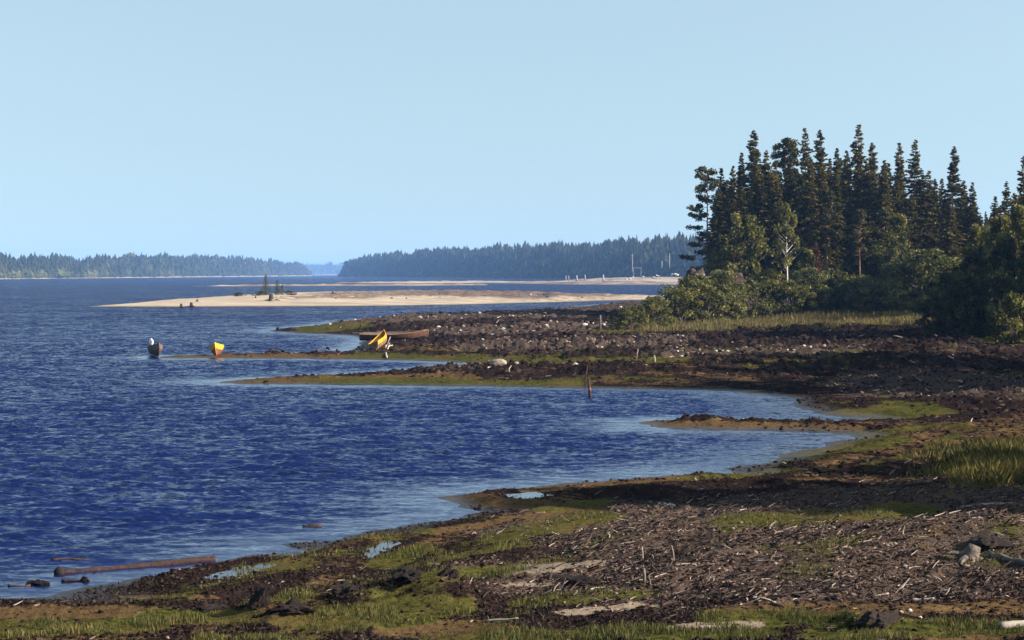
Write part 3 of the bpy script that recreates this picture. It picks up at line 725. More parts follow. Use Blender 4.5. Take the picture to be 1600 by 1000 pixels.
G_SP = "spruces of the shore wood"
SKYLINE = [  # kind, variant, top px, top py, distance, width, label
    ('pine', 0, 1106, 268, 222, 1.0, "pine at the left edge of the wood, layered branches open to the sky"),
    ('spruce', 1, 1128, 262, 226, 0.9, "slim short spruce just right of the leftmost pine"),
    ('spruce', 5, 1146, 258, 221, 0.9, "narrow spruce third from the left edge of the wood"),
    ('spruce', 3, 1156, 238, 229, 0.9, "thin spruce with a pointed tip left of the first tall spire"),
    ('spruce', 0, 1181, 202, 224, 1.05, "first tall spruce spire from the left, bushy knob at its tip"),
    ('spruce', 2, 1197, 234, 219, 0.95, "broad spruce shoulder to shoulder with the first tall spire"),
    ('spruce', 1, 1213, 252, 221, 1.0, "lower spruce behind the pale birch trunk"),
    ('pine', 1, 1231, 222, 226, 1.0, "dark knobbly pine top above the white birch trunk"),
    ('spruce', 4, 1261, 199, 228, 0.85, "thin ragged spire, left one of the close tall pair"),
    ('spruce', 0, 1284, 201, 222, 0.95, "full dark spire, right one of the close tall pair"),
    ('spruce', 3, 1305, 231, 230, 0.9, "slender spruce in the dip right of the tall pair"),
    ('spruce', 5, 1322, 234, 226, 0.9, "spruce tucked against the left side of the tallest spire"),
    ('spruce', 4, 1338, 194, 224, 1.0, "tallest spruce of the wood, sparse spire with bare trunk showing"),
    ('spruce', 0, 1361, 221, 221, 0.95, "pointed spruce just right of the tallest spire"),
    ('spruce', 2, 1381, 258, 218, 0.95, "wide low spruce filling the gap right of the tallest spire"),
    ('spruce', 5, 1405, 222, 226, 0.95, "knob topped spruce, left one of the middle pair"),
    ('spruce', 4, 1428, 217, 224, 0.95, "ragged spruce, right one of the middle pair"),
    ('spruce', 2, 1440, 262, 219, 1.0, "dense spruce below and right of the middle pair"),
    ('spruce', 3, 1457, 293, 228, 0.9, "short spruce at the left of the deep notch"),
    ('spruce', 1, 1470, 278, 224, 0.9, "small pointed spruce left of the lone slim spire"),
    ('spruce', 0, 1488, 227, 222, 0.95, "lone slim spire standing high near the right end"),
    ('spruce', 2, 1506, 281, 220, 0.9, "spruce at the right foot of the lone slim spire"),
    ('spruce', 5, 1519, 284, 218, 1.0, "last spruce before the sky gap on the right"),
    ('spruce', 3, 1541, 330, 226, 0.8, "smallest spruce standing in the sky gap on the right"),
    ('spruce', 1, 1556, 306, 196, 1.0, "slim spruce at the right side of the sky gap"),
    ('spruce', 2, 1573, 282, 190, 0.9, "nearer spruce right of the sky gap"),
    ('spruce', 4, 1598, 243, 185, 0.9, "ragged spruce cut by the right edge of the picture"),
    ('spruce', 2, 1562, 322, 184, 1.15, "broad low spruce behind the thicket at the right"),
    ('spruce', 5, 1542, 338, 200, 1.1, "short full spruce low in the sky gap"),
    ('spruce', 2, 1606, 286, 176, 1.15, "wide spruce half outside the right edge"),
    ('spruce', 0, 1586, 300, 180, 1.1, "low spruce between the two at the right edge"),
]
for kind, vi, px, py, d, w, lab in SKYLINE:
    tree_px('pine_tree' if kind == 'pine' else 'spruce_tree', (PIN if kind == 'pine' else SPR)[vi], px, py, d, lab, "tree", G_SP, w)
rr = np.random.default_rng(77)
for i in range(64):                                     # the inner ranks that close the wood
    px = 1120 + (i % 46) * 11.6 + rr.normal() * 4
    if px > 1650: continue
    top = np.interp(px, [1100, 1180, 1340, 1430, 1500, 1545, 1600, 1650], [296, 252, 243, 256, 290, 334, 296, 288]) + abs(rr.normal()) * 22
    tree_px("spruce_tree", SPR[int(rr.integers(6))], px, top, 228 + rr.random() * 14 if i % 2 else 213 + rr.random() * 6, "dark spruce crowded into the inner ranks of the wood", "tree", "inner spruces of the wood", 1.1)
for px, py, d, lab in [(1294, 300, 212, "pine with a reddish bare trunk below the tall pair"), (1345, 330, 210, "shorter pine with a red trunk in front of the tallest spire"), (1380, 330, 211, "pine in the shade at the middle of the wood front")]:
    tree_px("pine_tree", PIN[1], px, py, d, lab, "tree", None, 0.85)
# broadleaf trees and shrubs along the front of the wood
tree_px("birch_tree", BIR[0], 1229, 318, 199, "birch with a bright white trunk at the front of the wood", "tree", None, 0.75, rz=0.4)
tree_px("birch_tree", BIR[1], 1160, 335, 209, "yellow green birch in front of the left spruces", "tree", None, 1.0)
tree_px("birch_tree", BIR[1], 1130, 372, 212, "small birch low at the left end of the wood", "tree", None, 0.9)
tree_px("birch_tree", BIR[1], 1262, 390, 206, "small birch just right of the white trunk", "tree", None, 1.0)
tree_px("birch_tree", BIR[1], 1402, 335, 206, "pale birch among the conifers in the middle of the wood", "tree", None, 0.9)
tree_px("dead_spruce", SPR[1], 1274, 378, 206, "small dead spruce with rust brown needles", "tree", None, 1.5, M['dead'])
SHR = [  # variant, top px, top py, distance, width, label
    ('w', 1, 1440, 392, 196, 1.5, "largest pale green willow shrub before the wood"), ('w', 1, 1395, 412, 199, 1.3, "willow shrub left of the largest one"), ('w', 0, 1340, 430, 201, 1.2, "grey green willow under the tallest spire"),
    ('w', 2, 1300, 425, 202, 1.2, "dark leafy shrub under the tall pair of spires"), ('w', 1, 1262, 420, 201, 1.1, "rounded green shrub behind the grass strip"), ('w', 2, 1205, 425, 200, 1.3, "shadowy shrub at the right end of the turf bank"),
    ('w', 0, 1175, 438, 196, 1.2, "low shrub before the turf bank"), ('w', 0, 1100, 440, 186, 1.35, "bright willow in front of the turf bank"), ('w', 2, 1065, 452, 184, 1.2, "leafy shrub at the left end of the turf bank"),
    ('w', 1, 1020, 463, 172, 1.25, "low wide willow farthest left on the open shore"), ('w', 2, 985, 480, 168, 1.3, "small dark shrub beside the grey post"), ('w', 0, 1130, 447, 190, 1.2, "shrub between the bright willow and the turf bank"),
    ('w', 1, 1132, 424, 191, 1.1, "willow reaching up before the middle of the turf bank"), ('w', 0, 1084, 432, 189, 1.1, "small willow against the left of the turf bank"),
    ('w', 2, 1232, 440, 198, 1.2, "shrub at the foot of the white birch"), ('w', 0, 1370, 440, 198, 1.2, "small willow at the right of the grass strip"), ('w', 2, 1470, 425, 185, 1.3, "shrub at the edge of the dark alders"), ('w', 2, 1320, 445, 199, 1.2, "low shrub behind the middle of the grass strip")]
for k, vi, px, py, d, w, lab in SHR:
    tree_px("willow_shrub", WIL[vi], px, py, d, lab, "shrub", "shrubs before the wood", w)
for vi, px, py, d, w, lab in [(0, 1480, 425, 146, 0.9, "dark alder at the left of the shaded thicket"), (0, 1522, 385, 150, 0.9, "tall dark alder in the middle of the shaded thicket"), (1, 1510, 430, 138, 1.1, "low black alder at the front of the shaded thicket"),
                              (0, 1572, 372, 148, 0.9, "tallest alder of the shaded thicket"), (1, 1560, 425, 137, 1.0, "dark alder beside the small lit bush at the edge"), (0, 1612, 375, 140, 0.9, "alder cut by the right edge of the picture"), (1, 1462, 460, 140, 0.9, "lowest alder reaching out over the shore")]:
    tree_px("alder_tree", ALD[vi], px, py, d, lab, "tree", "alders of the shaded thicket", w)
for px, py, d, w, lab in [(1562, 338, 160, 0.8, "loose leafy birch rising above the shaded thicket"), (1598, 322, 158, 0.8, "highest loose birch at the right edge above the thicket"), (1532, 352, 163, 0.8, "thin birch showing over the left of the thicket")]:
    tree_px("birch_tree", BIR[1], px, py, d, lab, "tree", "birches above the thicket", w)
tree_px("alder_tree", BIR[1], 1545, 372, 178, "sunlit birch peeping out behind the dark thicket", "tree", None, 1.2)
tree_px("willow_shrub", WIL[2], 1583, 462, 128, "small lit bush at the right edge below the thicket", "shrub", None, 0.9)
# trees standing right of the picture: their shadows fall across the shore
for i, (x, y, h, v, w) in enumerate([(22.5, 39.2, 10.4, 'a', 0.8), (24.5, 40.2, 11.2, 's', 1.6), (27.5, 39.8, 12.2, 'a', 0.9), (20, 40.0, 9.0, 'a', 0.8), (27, 52, 9.2, 's', 1.2), (24, 47.5, 7.5, 'a', 0.8), (33, 85, 11.5, 'a', 1.0), (35, 89, 12.5, 's', 1.6), (38, 92, 13.0, 'a', 1.0), (34, 82, 10, 'a', 1.0), (41, 96, 14, 's', 1.6), (36, 99, 12, 'a', 1.0), (43, 116, 12, 'a', 1.0),
                                   (48, 146, 14, 's', 1.5), (44, 135, 13, 's', 1.3), (47, 141, 14, 'a', 1.1), (46, 130, 12, 's', 1.3)]):
    var = ALD[i % 2] if v == 'a' else SPR[i % 6]
    tree("alder_tree" if v == 'a' else "spruce_tree", var, x, y, h, "tree standing just outside the right edge of the picture", "tree", "trees beyond the right edge", w)
# little trees on the sandbar
SMALL = spruce_variant(15, 18, 2.6, 0.2, 0.05, 0.3, 0.25)[1]; SMALL.materials[0] = M['willow']
for px, py, w, lab in [(415, 427, 1.0, "taller small spruce on the pale sand bar"), (433, 436, 1.1, "shorter small spruce on the pale sand bar"), (441, 443, 1.2, "tiny spruce right of the pair on the sand bar")]:
    x, y, zt = at_dist(px, py, 415); z = sandz(x, y)
    o = thing("small_spruce", lab, "tree", (x, y, z - 0.1), random.random() * 6, "small spruces on the sand bar", ((zt - z) / 18 * 2.1 * w,) * 2 + ((zt - z) / 18,))
    link("trunk", SPR[4][0], o); cr_ = link("crown", SMALL, o)
for px, w, lab in [(372, 1.0, "low dark shrub on the crest of the sand bar"), (408, 1.2, "dark shrub at the foot of the sand bar spruces"), (452, 1.0, "shrub right of the sand bar spruces")]:
    x, y, zt = at_dist(px, 456, 418); z = sandz(x, y)
    o = thing("low_shrub", lab, "shrub", (x, y, z - 0.1), random.random() * 6, "shrubs on the sand bar", (0.8 * w, 0.8, 0.42)); link("stems", WIL[2][0], o); link("foliage", WIL[2][1], o)

# ------------------------------------------------------------------ stones, logs, stumps
def stone_mesh(seed, mat, sub=2, flat=0.65, rough=0.3):
    import bmesh
    bm = bmesh.new(); bmesh.ops.create_icosphere(bm, subdivisions=sub, radius=1.0); r = np.random.default_rng(seed)
    cut = [(rand_dirs(r, 1)[0], 0.6 + 0.3 * r.random()) for _ in range(6)]
    for v in bm.verts:
        c = np.array(v.co)
        for n, d in cut:
            k = c @ n
            if k > d: c = c - n * (k - d) * 0.85
        c *= 1 + rough * (vnoise(c[0] * 1.7 + seed, c[1] * 1.7 + c[2] * 1.3, 3) - 0.5)
        v.co = (c[0], c[1] * 0.85, c[2] * flat)
    m = bpy.data.meshes.new("stone"); bm.to_mesh(m); bm.free(); m.materials.append(mat)
    return m
STN = [stone_mesh(i, M['stone'], 2) for i in range(4)]; WST = [stone_mesh(10 + i, M['whitestone'], 1) for i in range(4)]
def log_mesh(seed, L, r0, r1, mat, bend=0.05, sides=9, segs=10, knob=0.12):
    r = np.random.default_rng(seed); path = []; rad = []
    for i in range(segs + 1):
        q = i / segs; path.append((L * (q - 0.5), bend * L * math.sin(q * 3.1 + seed) * 0.5, bend * L * 0.3 * math.sin(q * 5 + seed))); rad.append((r0 * (1 - q) + r1 * q) * (1 + knob * r.normal()))
    V, Fs = tube_mesh("log", path, rad, None, sides)
    V = [v * (1 + 0.0) + r.normal(size=3) * r0 * 0.06 for v in V]
    return V, Fs
def stump_mesh(seed, R, Hh, roots=7):
    r = np.random.default_rng(seed); parts = [tube_mesh("s", [(0, 0, -0.1), (0, 0, Hh * 0.35), (0.03, 0, Hh * 0.7), (0.05, 0.02, Hh)], [R * 1.25, R, R * 0.85, R * 0.7], None, 9)]
    for k in range(roots):
        a = 6.28 * k / roots + r.normal() * 0.25; L = R * (2.2 + 2.5 * r.random())
        p = [(0, 0, Hh * 0.35)]
        for q in (0.3, 0.6, 1.0): p.append((math.cos(a + q * r.normal() * 0.3) * L * q, math.sin(a + q * 0.3) * L * q, Hh * 0.35 * (1 - q) + 0.1 * R * r.normal() + (0.35 * R * q if r.random() < 0.5 else 0)))
        parts.append(tube_mesh("r", p, [R * 0.45, R * 0.32, R * 0.2, R * 0.05], None, 6))
    return join_vf(parts)
def single(name, V, Fs, mat, label, cat, loc, rot=(0, 0, 0), group=None, smooth=True):
    o = link(name, mesh_py(name, V, Fs, mat, smooth), None, loc, rot); return tag(o, label, cat, group)

# floating log at the lower left, with its cut end
lx0, ly0 = unproj(88, 893, 0.05); lx1, ly1 = unproj(334, 872, 0.05)
V, Fs = log_mesh(3, math.hypot(lx1 - lx0, ly1 - ly0), 0.055, 0.07, None, 0.012, 12, 40, 0.12)
t = thing("floating_log", "long reddish log floating beside the near left shore", "log", (float(lx0 + lx1) / 2, float(ly0 + ly1) / 2, 0.02), float(math.atan2(ly1 - ly0, lx1 - lx0)))
link("trunk", mesh_py("log", V, Fs, M['redlog'], True), t)
Lh = math.hypot(lx1 - lx0, ly1 - ly0) / 2
V, Fs = tube_mesh("e", [(Lh - 0.01, 0, 0), (Lh + 0.012, 0, 0)], [0.072, 0.07], None, 12); link("cut_end", mesh_py("cut_end", V, Fs, M['darkwood']), t)
V, Fs = tube_mesh("e", [(-Lh - 0.02, 0, -0.02), (-Lh + 0.06, 0, 0.0), (-Lh + 0.12, 0, 0)], [0.08, 0.12, 0.09], None, 10); link("burl", mesh_py("burl", V, Fs, M['peat'], True), t)
def water_bit(px, py, L, r0, lab, mat, rz=0.1, seed=1, name="floating_branch", group=None):
    x, y = unproj(px, py, 0.02); V, Fs = log_mesh(seed, L, r0, r0 * 0.7, None, 0.06, 7, 6, 0.2)
    single(name, V, Fs, mat, lab, "driftwood", (float(x), float(y), 0.015), (0, 0, rz), group)
water_bit(488, 822, 0.42, 0.06, "short dark chunk of wood afloat off the near shore", M['darkwood'], 0.05, 5, "floating_wood")
water_bit(110, 874, 0.75, 0.025, "thin sunken branch just beyond the floating log", M['darkwood'], 0.12, 6)
water_bit(118, 907, 0.5, 0.03, "rusty stick in the shallows below the floating log", M['redlog'], 0.15, 7)
water_bit(30, 915, 0.4, 0.035, "dark stick at the left edge of the shallows", M['darkwood'], 0.1, 8)
def clod(name, px, py, sx, sy, sz, lab, mat, seed, zoff=0.0, water=False, cat="turf clod", group=None):
    if water: x, y = unproj(px, py, 0.0); z = 0.0
    else: x, y, z = ground_px(px, py)
    m = stone_mesh(seed, mat, 4, 1.0, 0.7)
    r = np.random.default_rng(seed)
    co = np.empty(len(m.vertices) * 3, np.float32); m.vertices.foreach_get("co", co); co = co.reshape(-1, 3)
    co *= (1 + 0.62 * (fbm(co[:, 0] * 3.5 + seed, co[:, 1] * 3.5 + co[:, 2] * 2.9, 4, seed) - 0.5) * 2)[:, None]; m.vertices.foreach_set("co", co.ravel())
    o = link(name, m, None, (float(x), float(y), z + zoff), (0, 0, r.random() * 3), (sx, sy, sz)); return tag(o, lab, cat, group)
clod("turf_clod", 60, 915, 0.17, 0.10, 0.06, "peat clod standing in the shallows at the far left", M['peat'], 41, 0.02, True, group="peat clods in the shallows")
clod("turf_clod", 132, 909, 0.10, 0.08, 0.06, "smaller peat clod in the shallows right of the first", M['peat'], 42, 0.02, True, group="peat clods in the shallows")
clod("turf_clod", 405, 957, 0.15, 0.16, 0.17, "black upright turf clod on the near left grass", M['peat'], 43, 0.05)
clod("turf_clod", 455, 968, 0.32, 0.24, 0.12, "low brown turf mound right of the black clod", M['peat'], 44, 0.02)
clod("turf_clod", 635, 932, 0.34, 0.24, 0.12, "wide black turf hump in the middle foreground", M['peat'], 45, 0.02)
clod("turf_clod", 545, 942, 0.25, 0.2, 0.09, "flat black turf scrap left of the wide hump", M['peat'], 46, 0.02)
clod("turf_clod", 700, 938, 0.18, 0.16, 0.10, "dark turf lump right of the wide hump", M['peat'], 47, 0.02)
clod("turf_clod", 1370, 975, 0.5, 0.25, 0.14, "turf slab edged with pale stones near the bottom right", M['peat'], 48, 0.02)
clod("turf_clod", 330, 952, 0.3, 0.2, 0.07, "thin scrap of turf left of the black clod", M['peat'], 49, 0.01)
clod("turf_clod", 900, 912, 0.5, 0.2, 0.10, "long dark turf ridge below the pale sand patch", M['peat'], 50, 0.02)
clod("turf_clod", 1545, 862, 0.4, 0.35, 0.14, "dark turf hollow rim beside the grey stump", M['peat'], 51, 0.03)
# boulders on the peninsula and smaller stones
def stone(px, py, w_px, lab, mats=STN, k=0, group=None, flat=1.0):
    x, y, z = ground_px(px, py); s = w_px * y / F / 2
    o = link("boulder" if w_px > 14 else "stone", mats[k % len(mats)], None, (x, y, z + s * 0.25), (0, 0, random.random() * 6), (s, s, s * flat)); return tag(o, lab, "boulder" if w_px > 14 else "stone", group)
stone(779, 574, 30, "largest beige boulder on the mossy spit", STN, 0)
stone(899, 572, 11, "upright pale stone right of the beige boulder", WST, 1, None, 1.5)
stone(806, 573, 9, "small stone right beside the beige boulder", STN, 2); stone(765, 575, 9, "small stone left beside the beige boulder", STN, 3); stone(737, 574, 8, "pale stone farther left on the mossy spit", WST, 0)
stone(762, 583, 6, "tiny white stone below the beige boulder", WST, 2); stone(602, 575, 5, "dark stone at the tip of the still pool", STN, 1)
stone(512, 502, 9, "white stone at the tip of the stony point", WST, 1); stone(555, 500, 8, "second white stone along the stony point", WST, 3)
stone(1392, 550, 9, "pinkish white stone below the grass strip", WST, 0); stone(1290, 551, 7, "pale stone in the dark turf below the grass strip", WST, 2); stone(1190, 528, 6, "bluish white stone on the dark bank", WST, 1)
stone(1408, 958, 11, "white stone, left one of three on the turf slab", WST, 0); stone(1422, 957, 10, "white stone, middle one of three on the turf slab", WST, 1); stone(1438, 959, 9, "white stone, right one of three on the turf slab", WST, 2)
stone(1182, 932, 12, "pale round stone in the wood litter", WST, 3); stone(1000, 880, 12, "pale flat stone at the edge of the wood litter", WST, 1, None, 0.5)
# posts, poles
def post_px(name, px0, py0, px1, py1, r0, mat, lab, cat="post", water=False, group=None):
    if water: x, y = map(float, unproj(px0, py0, 0.0)); z = 0.0
    else: x, y, z = ground_px(px0, py0)
    x1, _, z1 = at_dist(px1, py1, y); V, Fs = tube_mesh(name, [(0, 0, -0.35), ((x1 - x) * 0.5, 0.02, (z1 - z) * 0.5), (x1 - x, 0, z1 - z)], [r0 * 1.05, r0, r0 * 0.85], None, 8)
    return single(name, V, Fs, mat, lab, cat, (x, y, z), (0, 0, 0), group)
post_px("wooden_post", 938, 515, 938, 492, 0.09, M['driftwood'], "grey wooden post standing on the shore beside the shrubs")
o = thing("mooring_stake", "leaning red brown stake standing in the cove", "stake", (*map(float, unproj(922.5, 622, 0.0)), 0.0))
x, y = map(float, unproj(922.5, 622, 0.0)); xt, _, zt = at_dist(919.5, 590, y)
V, Fs = tube_mesh("s", [(0, 0, -0.3), ((xt - x) * 0.5, 0, zt * 0.5), (xt - x, 0, zt)], [0.07, 0.06, 0.045], None, 8); link("stake_body", mesh_py("stake", V, Fs, M['darkwood'], True), o)
V, Fs = tube_mesh("s", [((xt - x) * 0.28, 0, zt * 0.30), ((xt - x) * 0.5, 0, zt * 0.52)], [0.072, 0.068], None, 8)
red = mat_mottled("faded_red_paint", (0.16, 0.05, 0.03), (0.11, 0.04, 0.03), 9, 0.6, 0.2); link("red_band", mesh_py("band", V, Fs, red, True), o)
post_px("dead_stick", 913, 592, 918, 571, 0.03, M['darkwood'], "crooked pale stick above the mooring stake", "stick")
post_px("dead_stick", 993, 564, 997, 545, 0.04, M['driftwood'], "thin bent stick on the mossy strip of the peninsula", "stick"); post_px("dead_stick", 1024, 566, 1022, 555, 0.05, M['whitewood'], "short forked white stick on the mossy strip", "stick")
for i, (px, py, px1, py1, lab) in enumerate([(1005, 873, 1003, 855, "pale upright splinter at the top left of the litter"), (1008, 912, 1006, 888, "broad white splinter standing in the litter"), (1018, 915, 1013, 900, "thin white splinter beside the broad one"), (1055, 878, 1049, 852, "long pale stick upright in the litter")]):
    post_px("upright_splinter", px, py, px1, py1, 0.016 if i != 1 else 0.026, M['driftwood'], lab, "driftwood")
# stump and logs on the right
V, Fs = stump_mesh(5, 0.15, 0.30, 11); x, y, z = ground_px(1512, 876); single("uprooted_stump", V, Fs, M['greywood'], "grey uprooted stump with spread roots at the right", "stump", (x, y, z - 0.02), (0.25, 0.2, 0.4))
def lying(px0, py0, px1, py1, r0, mat, lab, seed, name="driftwood_log", cat="log"):
    x0, y0, z0 = ground_px(px0, py0); x1, y1, z1 = ground_px(px1, py1); L = math.dist((x0, y0, z0), (x1, y1, z1))
    V, Fs = log_mesh(seed, L, r0, r0 * 0.6, None, 0.04, 8, 10, 0.12)
    single(name, V, Fs, mat, lab, cat, ((x0 + x1) / 2, (y0 + y1) / 2, (z0 + z1) / 2 + r0 * 0.6), (0, -math.asin(max(-1, min(1, (z1 - z0) / L))), math.atan2(y1 - y0, x1 - x0)))
lying(1548, 868, 1640, 905, 0.08, M['greywood'], "thick grey log sloping down at the right edge", 61); lying(1560, 982, 1640, 979, 0.07, M['whitewood'], "bleached log cut by the bottom right edge", 62)
lying(1060, 985, 1165, 982, 0.035, M['driftwood'], "thin bleached pole lying at the bottom", 63); lying(760, 972, 810, 967, 0.02, M['whitewood'], "small white stick lying in the near grass", 64); lying(1425, 940, 1460, 937, 0.03, M['whitewood'], "short pale stick on the bare ground at the right", 65)
lying(1260, 928, 1310, 922, 0.03, M['darkwood'], "dark bent root along the lower litter edge", 66); lying(1205, 945, 1225, 950, 0.03, M['darkwood'], "short dark root on the bare ground", 67); lying(1500, 795, 1590, 790, 0.05, M['driftwood'], "long grey pole on the upper litter at the right", 68)
lying(1455, 758, 1390, 762, 0.05, M['darkwood'], "dark pole at the edge of the reeds", 69)

# ------------------------------------------------------------------ turf bank with roots and stones at the left end of the wood
bx, by = 15.6, 150.0
bx = (1118 - CX) / F * 200.0; by = 200.0; bz = gz(bx, by)
nu, nv = 70, 26
uu = np.linspace(0, 2 * np.pi, nu); vv = np.linspace(0, 1, nv); UU, VV2 = np.meshgrid(uu, vv)
rx, ry, hb = 5.2, 3.6, 5.5 + (428 - 424) * by / F - bz
rad = 1 + 0.18 * (fbm(np.cos(UU) * 2 + 5, np.sin(UU) * 2 + 5, 3, 2) - 0.5) * 2
xx = rx * VV2 * rad * np.cos(UU); yy = ry * VV2 * rad * np.sin(UU)
zz = hb * (1 - VV2 ** 3.2) * (0.70 + 0.55 * fbm(xx / 1.3 + 3, yy / 1.3, 3, 12)) + (fbm(xx / 0.45, yy / 0.45, 3, 13) - 0.5) * 1.5 * (VV2 < 0.97)
zz = np.where(VV2 > 0.985, -0.4, zz) ; xx[:, -1] = xx[:, 0]; yy[:, -1] = yy[:, 0]; zz[:, -1] = zz[:, 0]
bank = thing("turf_bank", "steep brown bank of turf, roots and rubble left of the wood", "bank", (bx, by, bz))
link("mound", mesh_np("mound", np.stack([xx, yy, zz], -1).reshape(-1, 3), grid_faces(nv, nu), M['rubble'], False), bank)
r = np.random.default_rng(5)
for i in range(34):
    a = -math.pi * r.random(); q = 0.35 + 0.6 * r.random(); p0 = np.array([rx * q * math.cos(a), ry * q * math.sin(a), hb * (1 - q ** 3.2) * 0.92])
    L = 0.5 + 0.9 * r.random(); d = rand_dirs(r, 1)[0]; d[2] = abs(d[2]) * 0.6; d[1] -= 0.4
    V, Fs = tube_mesh("root", [p0 - d * 0.2, p0 + d * L * 0.5 + r.normal(size=3) * 0.06, p0 + d * L], [0.09, 0.06, 0.02], None, 5); link("root", mesh_py("root", V, Fs, M['driftwood'] if i % 3 else M['darkwood'], True), bank)
PST = [stone_mesh(30 + i, M['rubble'], 1, 0.8, 0.6) for i in range(4)]
for i in range(70):
    a = -math.pi * (0.02 + 0.96 * r.random()); q = r.random() ** 0.6 * 0.97; sz = 0.18 + 0.36 * r.random() ** 2
    link("rubble", PST[i % 4], bank, (rx * q * math.cos(a), ry * q * math.sin(a), hb * (1 - q ** 3.2) * (0.88 + 0.1 * r.random())), (r.random() * 3, r.random() * 3, i), (sz, sz * 0.8, sz))
for i, (px, w) in enumerate([(1082, 9), (1098, 12), (1108, 9), (1125, 8), (1143, 9), (1150, 7), (1090, 7)]):
    x = (px - CX) / F * (by - 0.8); q = abs(x - bx) / rx; zt = bz + hb * (1 - min(q, 0.95) ** 3.2) * 0.93 - 0.1 * (i % 3); sz = w * by / F / 2.3
    o = link("stone", WST[i % 4], None, (x, by - 0.9 - 0.3 * (i % 3), zt), (i, 0.3, i * 2.0), (sz, sz, sz)); tag(o, "pale stone lodged along the crest of the turf bank", "stone", "pale stones on the turf bank")

